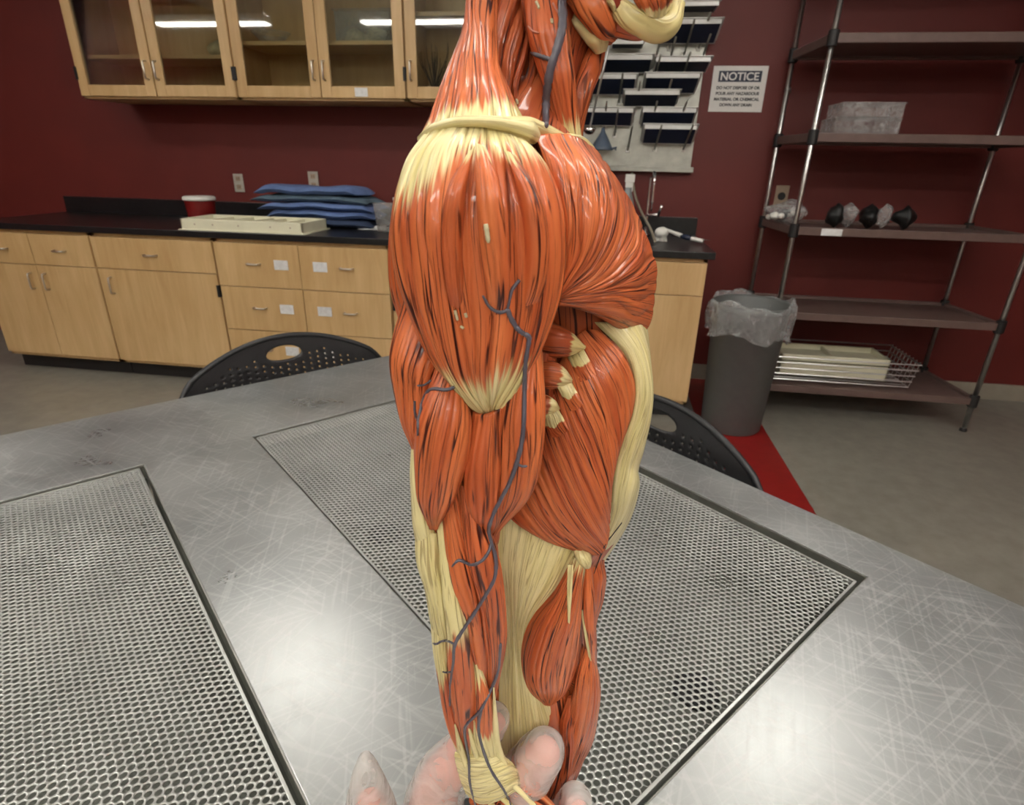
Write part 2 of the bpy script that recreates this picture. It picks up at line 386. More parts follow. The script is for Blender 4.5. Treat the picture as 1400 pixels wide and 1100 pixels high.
# ------------------------------------------------------------------ base cabinets and worktop
FC = 3.10                                          # front of the base cabinets
def pull(parent, cx, z, w=.075, vertical=False, y=FC-.02, m='handle_nickel'):
    g = Geo(); h = w/2
    if vertical: pts = [(cx, y+.004, z-h), (cx, y-.022, z-h+.004), (cx, y-.026, z-h+.012), (cx, y-.026, z+h-.012), (cx, y-.022, z+h-.004), (cx, y+.004, z+h)]
    else: pts = [(cx-h, y+.004, z), (cx-h+.003, y-.022, z), (cx-h+.012, y-.026, z), (cx+h-.012, y-.026, z), (cx+h-.003, y-.022, z), (cx+h, y+.004, z)]
    return g.tube(pts, .0055, 8).build('handle', m, parent, smooth=True)
def tag_label(parent, cx, z, y, w=.085, h=.055):
    t = Geo().box(cx-w/2, cx+w/2, y-.003, y, z-h/2, z+h/2).build('label_holder', 'label_white', parent, bevel=.001)
    return t
def unit(label, xa, xb, fronts, group='maple base cabinets'):
    e = empty('base_cabinet', ((xa+xb)/2, FC+.3, 0), label, 'cabinet', group)
    g = Geo(); g.box(xa, xa+.018, FC, YW-.004, .1, .905); g.box(xb-.018, xb, FC, YW-.004, .1, .905); g.box(xa, xb, FC, YW-.004, .1, .118); g.box(xa, xb, YW-.03, YW-.004, .1, .905); g.box(xa, xb, FC, FC+.02, .885, .905)
    g.build('body', 'maple', e)
    Geo().box(xa, xb, FC+.06, FC+.08, 0, .1).build('toe_kick', 'bracket_black', e)
    for fr in fronts:
        kind, a, b_, z0, z1 = fr[:5]
        d = Geo().box(a+.002, b_-.002, FC-.02, FC-.001, z0+.002, z1-.002).build(kind, 'maple', e, bevel=.002)
        for ex in fr[5:]:
            if ex[0] == 'pull': pull(d, ex[1], ex[2])
            if ex[0] == 'vpull': pull(d, ex[1], ex[2], .1, True)
            if ex[0] == 'tag': tag_label(d, ex[1], ex[2], FC-.02)
            if ex[0] == 'hinge': Geo().box(ex[1]-.008, ex[1]+.008, FC-.026, FC-.004, ex[2]-.035, ex[2]+.035).build('hinge', 'hinge_black', d, bevel=.002)
    return e
unit('maple base cabinet with a tall door, left of the four-drawer cabinet', -2.98, -2.20, [('drawer_front', -2.98, -2.20, .70, .885, ('pull', -2.6, .79)), ('door', -2.98, -2.20, .12, .70, ('hinge', -2.205, .60), ('vpull', -2.9, .6))])
unit('maple base cabinet at the far left end of the worktop', -3.80, -2.99, [('drawer_front', -3.80, -3.40, .70, .885, ('pull', -3.6, .79)), ('drawer_front', -3.40, -2.99, .70, .885, ('pull', -3.2, .79)), ('door', -3.80, -3.40, .12, .70, ('vpull', -3.45, .6)), ('door', -3.40, -2.99, .12, .70, ('vpull', -3.35, .6))])
dr = []
for (a, b_, s) in ((-2.19, -1.675, 0), (-1.675, -1.15, 1)):
    for (z0, z1) in ((.635, .885), (.375, .635), (.12, .375)):
        zc = (z0+z1)/2+.01; mid = (a+b_)/2
        dr.append(('drawer_front', a, b_, z0, z1, ('pull', mid-.02 if s == 0 else mid+.02, zc), ('tag', mid+.145 if s == 0 else mid-.14, zc)))
unit('maple cabinet of six drawers with white label holders behind the perforated chair', -2.19, -1.15, dr)
unit('maple base cabinet hidden mostly behind the muscle figure', -1.14, -.50, [('drawer_front', -1.14, -.50, .70, .885, ('pull', -.82, .79)), ('door', -1.14, -.82, .12, .70, ('hinge', -1.13, .58)), ('door', -.82, -.50, .12, .70, ('vpull', -.77, .6))])
unit('maple sink cabinet with a plain false front at the right end of the worktop', -.49, .545, [('drawer_front', -.49, .03, .715, .885), ('drawer_front', .03, .545, .715, .885), ('door', -.49, .03, .12, .715, ('vpull', -.02, .6)), ('door', .03, .545, .12, .715)])
# worktop with a sink opening and backsplash
SX0, SX1, SY0, SY1 = -.36, .16, 3.22, 3.64
e = empty('worktop', (-1.6, 3.45, .905), 'black stone worktop with backsplash along the red wall', 'worktop')
g = Geo(); g.box(-3.82, SX0, 3.07, YW-.004, .905, .94); g.box(SX1, .575, 3.07, YW-.004, .905, .94); g.box(SX0, SX1, 3.07, SY0, .905, .94); g.box(SX0, SX1, SY1, YW-.004, .905, .94)
g.build('slab', 'black_top', e, bevel=.003)
Geo().box(-3.82, .575, YW-.024, YW-.004, .94, 1.045).build('backsplash', 'black_top', e, bevel=.002)
g = Geo(); g.box(SX0-.01, SX0, SY0, SY1, .70, .93); g.box(SX1, SX1+.01, SY0, SY1, .70, .93); g.box(SX0, SX1, SY0-.01, SY0, .70, .93); g.box(SX0, SX1, SY1, SY1+.01, .70, .93); g.box(SX0, SX1, SY0, SY1, .69, .70)
g.build('sink_basin', 'black_top', e)

# ------------------------------------------------------------------ upper cabinets
YD = 3.46
def upper(label, xa, xb, zb, zt, shelf_z, doors, items_tag=False):
    e = empty('upper_cabinet', ((xa+xb)/2, 3.65, zb), label, 'cabinet', 'glass-door maple wall cabinets')
    g = Geo(); g.box(xa, xa+.018, YD+.02, YW, zb, zt); g.box(xb-.018, xb, YD+.02, YW, zb, zt); g.box(xa, xb, YD+.02, YW, zb, zb+.02); g.box(xa, xb, YD+.02, YW, zt-.02, zt); g.box(xa, xb, YW-.02, YW, zb, zt)
    g.build('body', 'maple', e, bevel=.001)
    for sz in shelf_z: Geo().box(xa+.018, xb-.018, YD+.05, YW-.02, sz, sz+.02).build('shelf', 'maple_h', e, bevel=.001)
    for (a, b_, hs) in doors:
        a += .002; b_ -= .002; z0 = zb+.012; z1 = zt-.01; st = .06
        g = Geo(); g.box(a, a+st, YD, YD+.019, z0, z1); g.box(b_-st, b_, YD, YD+.019, z0, z1); g.box(a+st, b_-st, YD, YD+.019, z0, z0+st); g.box(a+st, b_-st, YD, YD+.019, z1-st, z1)
        d = g.build('door', 'maple', e, bevel=.003)
        Geo().box(a+st-.004, b_-st+.004, YD+.008, YD+.012, z0+st-.004, z1-st+.004).build('glass_pane', 'pane', d)
        hx = b_-.028 if hs > 0 else a+.028
        pull(d, hx, z0+.135, .095, True, y=YD)
        kx = a if hs > 0 else b_
        for hz in (z0+.12, z1-.12): Geo().box(kx-.008, kx+.008, YD-.006, YD+.016, hz-.034, hz+.034).build('hinge', 'hinge_black', d, bevel=.002)
        if b_ < -1.1 and b_ > -1.3: tag_label(d, (a+b_)/2-.01, z0+.03, YD, .075, .045)
        if -2.75 > a > -3.3: pass
    return e
ZU = wy(420, 137, YD)[2]
SH_B = wy(440, 56, YD+.06)[2]-.02; SH_A = wy(300, 75, YD+.06)[2]-.02
xs = [wy(326, 133, YD)[0], wy(440, 134, YD)[0], wy(555, 134, YD)[0]]
upper('glass-door wall cabinet cut by the left edge of the picture', xs[0]-1.02, xs[0]-.006, ZU, 2.62, [SH_A, SH_A+.36], [(xs[0]-1.02, xs[0]-.52, 1), (xs[0]-.515, xs[0]-.01, -1)])
upper('glass-door wall cabinet with a label holder on its right door', xs[0], xs[2], ZU, 2.62, [SH_B, SH_B+.36], [(xs[0], xs[1], 1), (xs[1], xs[2], -1)])
upper('glass-door wall cabinet right behind the neck of the figure', xs[2]+.006, xs[2]+.86, ZU, 2.62, [SH_B+.13, SH_B+.45], [(xs[2]+.006, xs[2]+.43, -1), (xs[2]+.43, xs[2]+.86, 1)])
# things in the cabinets
def at_shelf(px, z, Y=3.66): v = wy(px, 60, Y); return v[0], Y, z
x, y, z = at_shelf(372, SH_B+.02, 3.62)
g = Geo(); g.lathe([(.03, 0), (.07, .02), (.105, .055), (.11, .06), (.10, .055), (.066, .026), (.02, .01)], (x, y, z)); put(g.build('glass_bowl', 'clear_plastic', smooth=True), 'shallow clear bowl on the cabinet shelf', 'bowl')
x, y, z = at_shelf(505, SH_B+.02, 3.66)
e = empty('storage_tub', (x, y, z), 'clear plastic tub of pale bones on the cabinet shelf', 'tub')
g = Geo(); g.box(x-.16, x+.16, y-.09, y-.086, z, z+.15); g.box(x-.16, x+.16, y+.086, y+.09, z, z+.15); g.box(x-.16, x-.156, y-.086, y+.086, z, z+.15); g.box(x+.156, x+.16, y-.086, y+.086, z, z+.15); g.box(x-.16, x+.16, y-.09, y+.09, z, z+.004)
g.build('tub_wall', 'clear_plastic', e); Geo().box(x-.17, x+.17, y-.1, y+.1, z+.15, z+.162).build('lid', 'clear_plastic', e, bevel=.003)
def lump(c, r, seed, name, m, parent=None, sq=(1, 1, .75), amp=.2, n=14):
    rs = np.random.RandomState(seed); ph = rs.rand(6)*6.28; rows = []
    for i in range(1, n):
        th = math.pi*i/n; rows.append([(c[0]+sq[0]*r*math.sin(th)*math.cos(a)*(1+amp*math.sin(2*a+ph[0]+th*2)+amp*.6*math.sin(3*a+ph[1]-3*th)),
            c[1]+sq[1]*r*math.sin(th)*math.sin(a)*(1+amp*math.sin(2*a+ph[2])+amp*.5*math.sin(5*a+ph[3])), c[2]+sq[2]*r*math.cos(th)*(1+amp*math.sin(a+ph[4]))) for a in np.linspace(0, 2*math.pi, 18, endpoint=False)])
    return Geo().grid(rows, closed_u=True, caps=True).build(name, m, parent, smooth=True)
for k, (dx, rr) in enumerate(((-.08, .05), (.05, .055), (.0, .03))): lump((x+dx, y, z+.005+rr*.8), rr, k+3, 'bone', 'bone_dry', e)
x, y, z = at_shelf(296, SH_A+.02, 3.64)
put(lump((x, y, z+.045), .06, 9, 'bone_specimen', 'bone_dry'), 'pale bone specimen on the shelf at the left picture edge', 'specimen')
x, y, z = at_shelf(592, ZU+.021, 3.64)
e = empty('dried_specimen', (x, y, z), 'dark branching dried specimen standing in the cabinet behind the trapezius', 'specimen')
g = Geo().lathe([(.04, 0), (.045, .01), (.02, .02), (.006, .03)], (x, y, z)); g.build('foot', 'twig', e, smooth=True)
g = Geo(); rs = np.random.RandomState(4)
for k in range(26):
    a, b_ = rs.uniform(-.09, .09), rs.uniform(-.05, .05); hgt = rs.uniform(.16, .29)
    g.tube(crv([(x, y, z+.02), (x+a*.3, y+b_*.3, z+hgt*.4), (x+a*.9, y+b_, z+hgt*.75), (x+a*1.0, y+b_, z+hgt)], 7), list(np.linspace(.004, .0012, 7)), 5)
g.build('branch', 'twig', e, smooth=True, kind='stuff')

# ------------------------------------------------------------------ things on the worktop (left)
ZT = .94
def outlet(px, py, label, sx=.07, sz=.115, m='outlet_grey', round_=False):
    c = wy(px, py, YW); e = empty('wall_outlet', (c[0], YW-.008, c[2]-sz/2), label, 'outlet')
    Geo().box(c[0]-sx/2, c[0]+sx/2, YW-.007, YW, c[2]-sz/2, c[2]+sz/2).build('plate', m, e, bevel=.002)
    if round_:
        Geo().tube([(c[0], YW-.010, c[2]), (c[0], YW-.004, c[2])], .022, 20).build('socket', 'bracket_black', e)
    else:
        for dz in (-.027, .027):
            s = Geo().box(c[0]-.017, c[0]+.017, YW-.009, YW-.004, c[2]+dz-.015, c[2]+dz+.015).build('socket', 'outlet_plate', e, bevel=.002)
            Geo().box(c[0]-.008, c[0]-.005, YW-.0095, YW-.006, c[2]+dz-.006, c[2]+dz+.007).box(c[0]+.005, c[0]+.008, YW-.0095, YW-.006, c[2]+dz-.006, c[2]+dz+.007).build('slot', 'bracket_black', s)
    return e
outlet(327, 250, 'wall outlet above the worktop left of the blue drapes')
outlet(429, 247, 'wall outlet half hidden behind the blue drapes')
outlet(1068, 268, 'beige wall plate with a round black socket behind the shelving', .075, .12, 'outlet_plate', True)
# specimen tray
a = wz(288, 311, ZT); b_ = wz(428, 316, ZT)
e = empty('specimen_tray', ((a[0]+b_[0])/2, 3.2, ZT), 'cream plastic compartment tray at the front of the worktop', 'tray')
tx0, tx1, ty0, ty1 = a[0]-.08, b_[0]+.03, 3.10, 3.40
g = Geo()
def frus(g, x0, x1, y0, y1, z0, z1, t):
    vs = [(x0-t, y0-t, z0), (x1+t, y0-t, z0), (x1+t, y1+t, z0), (x0-t, y1+t, z0), (x0, y0, z1), (x1, y0, z1), (x1, y1, z1), (x0, y1, z1)]
    g.add(vs, [(0, 1, 5, 4), (1, 2, 6, 5), (2, 3, 7, 6), (3, 0, 4, 7), (4, 5, 6, 7), (3, 2, 1, 0)])
w_ = .014; hz = .062
for (p, q, r, s_) in ((tx0, tx1, ty0, ty0+w_), (tx0, tx1, ty1-w_, ty1), (tx0, tx0+w_, ty0, ty1), (tx1-w_, tx1, ty0, ty1)): g.box(p, q, r, s_, ZT+.008, ZT+hz)
for fr_ in (.2, .38, .55, .66, .82): xx = tx0+(tx1-tx0)*fr_; g.box(xx-.005, xx+.005, ty0+w_, ty1-w_, ZT+.008, ZT+hz-.004)
g.box(tx0, tx1, ty0, ty1, ZT, ZT+.010); g.build('tray_body', 'tray_cream', e, bevel=.004)
g = Geo(); g.box(tx0-.012, tx1+.012, ty0-.012, ty1+.012, ZT, ZT+.006); g.build('foot_rim', 'tray_cream', e, bevel=.002)
for fr_ in (.12, .27, .48, .74, .9): xx = tx0+(tx1-tx0)*fr_; Geo().box(xx-.004, xx+.004, ty0-.0012, ty0+.002, ZT+.03, ZT+.038).build('vent_mark', 'outlet_plate', e)
# folded drapes: each a soft slab
def drape(px0, px1, ytop, th, m, seed, label, Y=3.60, dep=.30, z=None):
    c0 = wy(px0, ytop, Y-.1); c1 = wy(px1, ytop, Y-.1); rs = np.random.RandomState(seed); ph = rs.rand(8)*6.28
    nx, ny = 34, 12; top = []; bot = []
    x0, x1 = c0[0], c1[0]
    for j in range(ny+1):
        v = j/ny; yy = Y-dep/2+dep*v+.012*math.sin(ph[0]+v*3); rt = []; rb = []
        for i in range(nx+1):
            u = i/nx; xx = x0+(x1-x0)*u+.018*math.sin(ph[1]+v*5)*(2*u-1)
            edge = min(1, min(u, 1-u)*14)**.5; ef = min(1, min(v, 1-v)*7)**.5
            wob = .004*math.sin(9*u+ph[2])+.003*math.sin(17*u+5*v+ph[3])
            sag = -.020*(max(0, .12-u)/.12)**1.5-.016*(max(0, u-.9)/.1)**1.5
            rt.append((xx, yy+.006*math.sin(6*u+ph[4]), z+th/2+th/2*edge*ef+wob+sag)); rb.append((xx, yy+.006*math.sin(6*u+ph[4]), z+th/2-th/2*edge*ef+wob+sag))
        top.append(rt); bot.append(rb)
    g = Geo(); rings = []
    g.grid(top); g.grid(bot)
    for A, B in ((top[0], bot[0]), (top[-1], bot[-1]), ([r[0] for r in top], [r[0] for r in bot]), ([r[-1] for r in top], [r[-1] for r in bot])): g.grid([A, B])
    o = g.build('folded_drape', m, smooth=True)
    return put(o, label, 'drape', 'stack of folded drapes on the worktop')
stack = [(378, 512, .042, 'navy_cloth', 'dark folded drape at the bottom of the blue stack'), (366, 514, .046, 'blue_cloth', 'blue folded drape second from the bottom of the stack'),
         (362, 512, .038, 'blue_cloth', 'blue folded drape in the middle of the stack'), (350, 506, .040, 'green_cloth', 'grey-green folded drape under the top one of the stack'), (352, 496, .046, 'blue_cloth', 'blue folded drape on top of the stack')]
zz = ZT+.006
for k, (p0, p1, th, m_, lb) in enumerate(stack):
    drape(p0, p1, 290, th, m_, 30+k, lb, z=zz); zz += th+.004
# printed packets
for k, (px, py, w_, hh, dz) in enumerate(((322, 280, .11, .05, 0), (310, 286, .12, .03, 0))):
    c = wy(px, py, 3.44); e = empty('paper_packet', (c[0], 3.44+.07*k, ZT), ['white printed packet left of the blue drapes, taller one', 'flat white packet left of the blue drapes, lower one'][k], 'packet')
    yk = 3.44-.16*k
    Geo().box(c[0]-w_/2, c[0]+w_/2, yk-.04, yk+.04, ZT, ZT+hh).build('sleeve', 'paper', e, bevel=.004)
    for j in range(3): Geo().box(c[0]-.04, c[0]+.03-.015*j, yk-.0412, yk-.039, ZT+hh*(.3+.2*j), ZT+hh*(.36+.2*j)).build('print_line', 'red_plastic', e)
# sharps container at the left edge
c = wz(274, 285, ZT); e = empty('sharps_container', (c[0], 3.5, ZT), 'dark red container with a white lid at the left picture edge', 'container')
cx = wy(272, 270, 3.5)[0]
Geo().lathe([(.075, 0), (.08, .01), (.088, .13), (.088, .135)], (cx, 3.5, ZT)).build('tub', 'red_plastic', e, smooth=True)
Geo().lathe([(.094, .134), (.096, .14), (.096, .15), (.088, .158), (.02, .16)], (cx, 3.5, ZT)).build('lid', 'plastic_white', e, smooth=True)
# cup, tub, towel
def open_cup(name, cx, cy, r0, r1, h, m, label, cat, t=.0025):
    g = Geo().lathe([(r0, 0), (r1, h), (r1+.003, h+.002), (r1-t, h), (r0-t, t), (.001, t)], (cx, cy, ZT)); return put(g.build(name, m, smooth=True), label, cat)
cx = wy(524, 280, 3.38)[0]
cb = open_cup('plastic_cup', cx, 3.38, .042, .06, .16, 'clear_plastic', 'clear plastic cup right of the blue drapes', 'cup')
cx2 = wy(556, 280, 3.36)[0]
e = empty('white_tub', (cx2, 3.36, ZT), 'white tub with a red print beside the clear cup', 'tub')
Geo().lathe([(.062, 0), (.066, .01), (.074, .18), (.078, .184), (.078, .196), (.07, .196), (.068, .184), (.06, .012), (.001, .01)], (cx2, 3.36, ZT)).build('tub_body', 'plastic_white', e, smooth=True)
Geo().lathe([(.0685, .04), (.0718, .11)], (cx2, 3.36, ZT), caps=False).build('print_band', 'red_plastic', e, smooth=True)
rs = np.random.RandomState(5); c = wz(518, 314, ZT)
rows = []
for j in range(13):
    rows.append([(c[0]-.13+.28*i/20+.01*math.sin(j), c[1]-.035+.11*j/12+.006*math.sin(i*1.3), ZT+.003+.022*math.sin(math.pi*i/20)*math.sin(math.pi*j/12)*(.6+.4*math.sin(i*1.9+j*.8))) for i in range(21)])
low = [[(p[0], p[1], ZT+.0005) for p in r] for r in rows]
g = Geo().grid(rows).grid(low)
put(g.build('paper_towel', 'paper', smooth=True), 'crumpled white paper towel at the worktop front edge', 'towel')

# ------------------------------------------------------------------ drying rack with pans
RX0, RX1 = xs[2]+.90, wy(944, 228, YW)[0]; RZ0 = wy(880, 229, YW-.03)[2]; RZ1 = RZ0+1.05
e = empty('drying_rack', ((RX0+RX1)/2, YW-.02, RZ0), 'stainless drying rack panel with pegs above the sink', 'rack')
Geo().box(RX0, RX1, YW-.016, YW, RZ0, RZ1).build('panel', 'steel_dull', e, bevel=.002)
g = Geo().box(RX0-.005, RX1+.012, YW-.06, YW-.016, RZ0-.022, RZ0-.004).box(RX0-.005, RX1+.012, YW-.06, YW-.054, RZ0-.004, RZ0+.008); g.build('drip_trough', 'steel_dull', e, bevel=.002)
pans = [(914, 983, 2, 6, 17), (906, 987, 20, 12, 60), (836, 880, 50, 10, 66), (818, 892, 71, 10, 100), (897, 972, 77, 7, 99), (883, 957, 99, 7, 128), (854, 929, 122, 7, 146), (796, 870, 103, 4, 130), (792, 866, 145, 8, 172), (879, 952, 145, 8, 174), (881, 953, 168, 8, 197)]
plab = ['topmost pan on the drying rack, cut by the picture top', 'large navy pan high on the rack beside the chin', 'small part-hidden pan under the chin on the rack', 'navy pan on the rack just below the chin, left column', 'pan on the rack left of the notice sign top',
        'second pan above the funnel row, left of the notice sign', 'pan in the middle of the rack, between the two columns', 'dark pan with a dull edge behind the long ladle', 'pan above the blue funnel', 'upper of the two lowest pans on the rack right side', 'lowest pan on the rack, right side']
def peg(px, py, parent):
    b0 = wy(px, py, YW-.016); g = Geo()
    g.tube([b0+np.array([0, -.002, 0]), b0+np.array([.002, -.10, .04]), b0+np.array([.006, -.27, .115])], .0055, 8)
    o = g.build('peg', 'steel_dull', parent, smooth=True)
    Geo().box(b0[0]-.012, b0[0]+.012, YW-.022, YW-.015, b0[2]-.014, b0[2]+.014).build('peg_base', 'plastic_white', o, bevel=.002)
for k, (xa, xb, yt, hs, yb) in enumerate(pans):
    rk = e
    Yt, Yb = 3.60+.004*k, 3.775
    A = wy(xa, yt+hs, Yt); B = wy(xb, yt+hs, Yt); A2 = A.copy(); zt = (A[2]+B[2])/2
    zbv = wy((xa+xb)/2, yb, Yb)[2]
    w_ = B[0]-A[0]; hgt = math.hypot(Yb-Yt, zt-zbv); sl = math.atan2(Yb-Yt, zt-zbv)
    ce = np.array([(A[0]+B[0])/2, Yt, zt])
    S = np.array([0, math.sin(sl), -math.cos(sl)]); Nn = np.array([0, -math.cos(sl), -math.sin(sl)])     # down the pan, outward normal (faces the sink)
    def T(p, ce=ce, S=S, Nn=Nn): return ce+np.array([p[0], 0, 0])+S*p[1]-Nn*p[2]
    pe = empty('drying_pan', tuple(T((0, hgt, 0))), plab[k], 'pan', 'pans drying on the rack')
    dp = .026; wl = .006
    Geo().box(-w_/2+wl, w_/2-wl, wl, hgt-wl, 0, .004, T=T).build('pan_bottom', 'pan_navy', pe, bevel=.001)
    g = Geo(); r_ = .012
    g.box(-w_/2, w_/2, 0, wl, -.001, dp, T); g.box(-w_/2, w_/2, hgt-wl, hgt, -.001, dp, T); g.box(-w_/2, -w_/2+wl, wl, hgt-wl, -.001, dp, T); g.box(w_/2-wl, w_/2, wl, hgt-wl, -.001, dp, T)
    g.build('pan_wall', 'pan_steel', pe, bevel=.003)
    g = Geo(); g.box(-w_/2-.01, w_/2+.01, -.010, 0, dp-.004, dp, T); g.box(-w_/2-.01, w_/2+.01, hgt, hgt+.010, dp-.004, dp, T); g.box(-w_/2-.01, -w_/2, 0, hgt, dp-.004, dp, T); g.box(w_/2, w_/2+.01, 0, hgt, dp-.004, dp, T)
    g.build('pan_rim', 'pan_steel', pe, bevel=.001)
for (px, py) in ((895, 204), (934, 204), (858, 205), (840, 185), (808, 140), (846, 140), (868, 150), (907, 148), (893, 118), (930, 115), (826, 175), (889, 175), (926, 175), (912, 96), (955, 93), (915, 66), (955, 66), (898, 75), (935, 75)): peg(px, py, e)
# long ladle, funnel
def ladle(label, p0, p1, Y):
    a = wy(*p0, Y); b_ = wy(*p1, Y); e = empty('ladle', tuple(b_), label, 'ladle')
    Geo().tube([a, (a*2+b_)/3, b_], .006, 8).build('rod', 'steel', e, smooth=True)
    Geo().lathe([(.002, -.03), (.02, -.026), (.034, -.01), (.036, 0), (.03, .006), (.002, .006)], tuple(b_)).build('bowl', 'chrome', e, smooth=True)
ladle('long steel ladle hanging in front of the pans', (838, 40), (806, 176), 3.52)
c = wy(823, 200, 3.74)
e = empty('funnel', (c[0], 3.74, c[2]-.02), 'blue-grey plastic funnel hanging on the drying rack', 'funnel')
Geo().lathe([(.064, -.02), (.066, -.014), (.058, .0), (.03, .05), (.014, .075), (.008, .10), (.006, .10), (.012, .07), (.028, .046), (.056, -.004), (.06, -.018)], (c[0], 3.74, c[2]), caps=False).build('cone', 'funnel_blue', e, smooth=True)
Geo().tube([(c[0]+.05, 3.72, c[2]-.012), (c[0]+.085, 3.715, c[2]-.006), (c[0]+.08, 3.72, c[2]-.018)], .006, 8).build('tab', 'funnel_blue', e, smooth=True)

# ------------------------------------------------------------------ sink fittings
c = wz(880, 312, ZT); fx = wy(885, 290, 3.70)[0]; zf = wy(890, 236, 3.70)[2]
e = empty('sink_faucet', (fx, 3.70, ZT), 'chrome laboratory faucet with serrated spout at the sink', 'faucet')
Geo().lathe([(.03, 0), (.03, .012), (.016, .02), (.012, .05)], (fx, 3.70, ZT)).build('base', 'chrome', e, smooth=True)
pts = crv([(fx, 3.70, ZT+.04), (fx, 3.70, zf-.06), (fx+.003, 3.68, zf-.01), (fx+.008, 3.62, zf+.005), (fx+.012, 3.57, zf-.03), (fx+.012, 3.565, zf-.06)], 24)
Geo().tube(pts, .0095, 12).build('gooseneck', 'chrome', e, smooth=True)
g = Geo(); pr = [];
for k in range(9): pr += [(.011, -.012*k), (.007, -.012*k-.006)]
g.lathe(pr+[(.004, -.115), (.004, -.15)], (fx+.012, 3.565, zf-.055), 12); g.build('serrated_tip', 'chrome', e, smooth=True)
hb = wy(893, 292, 3.66)
Geo().tube([(fx, 3.70, hb[2]-.012), (fx+.03, 3.68, hb[2]-.01), (fx+.06, 3.66, hb[2]-.006)], .011, 10).build('valve', 'chrome', e, smooth=True)
Geo().tube([(fx+.06, 3.66, hb[2]-.015), (fx+.065, 3.65, hb[2]+.015), (fx+.075, 3.63, hb[2]+.05)], [.010, .008, .010], 10).build('lever', 'chrome', e, smooth=True)
# wall valve
c = wy(830, 233, YW-.07); e = empty('wall_valve', tuple(c), 'small chrome valve knob under the drip trough', 'valve')
Geo().tube([(c[0], YW, c[2]), (c[0], YW-.07, c[2])], .008, 10).build('stem', 'chrome', e, smooth=True)
Geo().lathe([(.004, -.03), (.016, -.025), (.02, 0), (.016, .02), (.01, .028), (.004, .03)], tuple(c)).build('knob', 'chrome', e, smooth=True)
# hose
hp = [wy(864, 236, 3.72), wy(868, 265, 3.70), wy(877, 290, 3.6), wy(889, 312, 3.42), wy(896, 330, 3.25)]
put(Geo().tube(crv(hp, 30), .007, 10).build('rubber_hose', mat('hose_tan', srgb(150, 140, 122), .5, noise=(30, .1)), smooth=True), 'tan rubber hose drooping from the rack to the sink', 'hose')
# spray bottle
bx = wy(858, 270, 3.50)[0]; hz_ = wy(858, 238, 3.50)[2]
e = empty('spray_bottle', (bx, 3.50, ZT), 'grey translucent spray bottle standing behind the chest', 'bottle')
k = (hz_-ZT)
mat('bottle_grey', srgb(140, 146, 146), .3, noise=(20, .1))
Geo().lathe([(.04, 0), (.044, .008), (.044, k*.45), (.036, k*.58), (.02, k*.74), (.016, k*.8)], (bx, 3.50, ZT), 24).build('bottle_body', 'bottle_grey', e, smooth=True)
g = Geo().box(bx-.018, bx+.018, 3.485, 3.515, ZT+k*.8, ZT+k*.88); g.box(bx-.022, bx+.03, 3.486, 3.514, ZT+k*.88, ZT+k); g.box(bx+.018, bx+.024, 3.492, 3.508, ZT+k*.74, ZT+k*.9); g.build('trigger_head', 'plastic_white', e, bevel=.004)
# scrub brush
a = wz(908, 312, ZT); b_ = wz(962, 318, ZT+.02)
a = wy(906, 304, 3.45); b_ = wy(963, 318, 3.33)
e = empty('scrub_brush', (a[0], 3.45, ZT), 'white scrub brush with a dark blue grip lying by the sink', 'brush')
h0 = np.array([a[0], 3.45, ZT+.055]); h1 = np.array([b_[0], 3.33, ZT+.025])
Geo().tube(crv([h0+[0.02, 0, .01], h0*.75+h1*.25+[0, 0, .01], h0*.4+h1*.6, h1], 14), [.009]*6+[.011]*8, 10).build('handle', 'plastic_white', e, smooth=True)
Geo().tube([h0*.52+h1*.48+[0, 0, .0], h0*.38+h1*.62, h0*.28+h1*.72], [.012, .0155, .013], 12).build('grip', 'sign_navy', e, smooth=True)
lump((a[0], 3.45, ZT+.05), .033, 2, 'brush_head', 'plastic_white', e, (1.2, 1, .9), .06)
g = Geo(); rs = np.random.RandomState(3)
for k in range(60):
    q = np.array([a[0]+rs.uniform(-.03, .03), 3.45+rs.uniform(-.025, .025), ZT+.035]); g.tube([q, q+[rs.uniform(-.01, .01), rs.uniform(-.01, .01), -.033]], .0014, 4)
g.build('bristles', 'plastic_white', e, kind='stuff')
for k, (px, py, lb) in enumerate(((918, 322, 'thin steel probe lying by the sink, nearer the brush head'), (940, 326, 'thin steel probe lying by the sink, nearer the counter end'))):
    q = wz(px, py, ZT+.004)
    put(Geo().tube([q, q+[.05, -.02, 0], q+[.12, -.05, .001]], [.004, .003, .0015], 8).build('probe', 'chrome', smooth=True), lb, 'probe')

# ------------------------------------------------------------------ notice sign
tl = wy(977, 90, YW); br = wy(1041, 153, YW); bl = wy(967, 153, YW); tr = wy(1051, 90, YW)
sx0, sx1 = (tl[0]+bl[0])/2, (tr[0]+br[0])/2; sz0, sz1 = (bl[2]+br[2])/2, (tl[2]+tr[2])/2; sw, sh = sx1-sx0, sz1-sz0
e = empty('notice_sign', ((sx0+sx1)/2, YW-.004, sz0), 'white notice sign with a navy heading on the red wall', 'sign')
Geo().box(sx0, sx1, YW-.003, YW, sz0, sz1).build('board', 'sign_white', e, bevel=.0008)
hd = Geo().box(sx0+sw*.11, sx1-sw*.10, YW-.0036, YW-.0028, sz1-sh*.345, sz1-sh*.105).build('heading_bar', 'sign_navy', e, bevel=.004)
text_obj('heading_text', 'NOTICE', sh*.235, ((sx0+sx1)/2, YW-.0042, sz1-sh*.225), 'sign_white', hd, bold=.0009, fit=sw*.70)
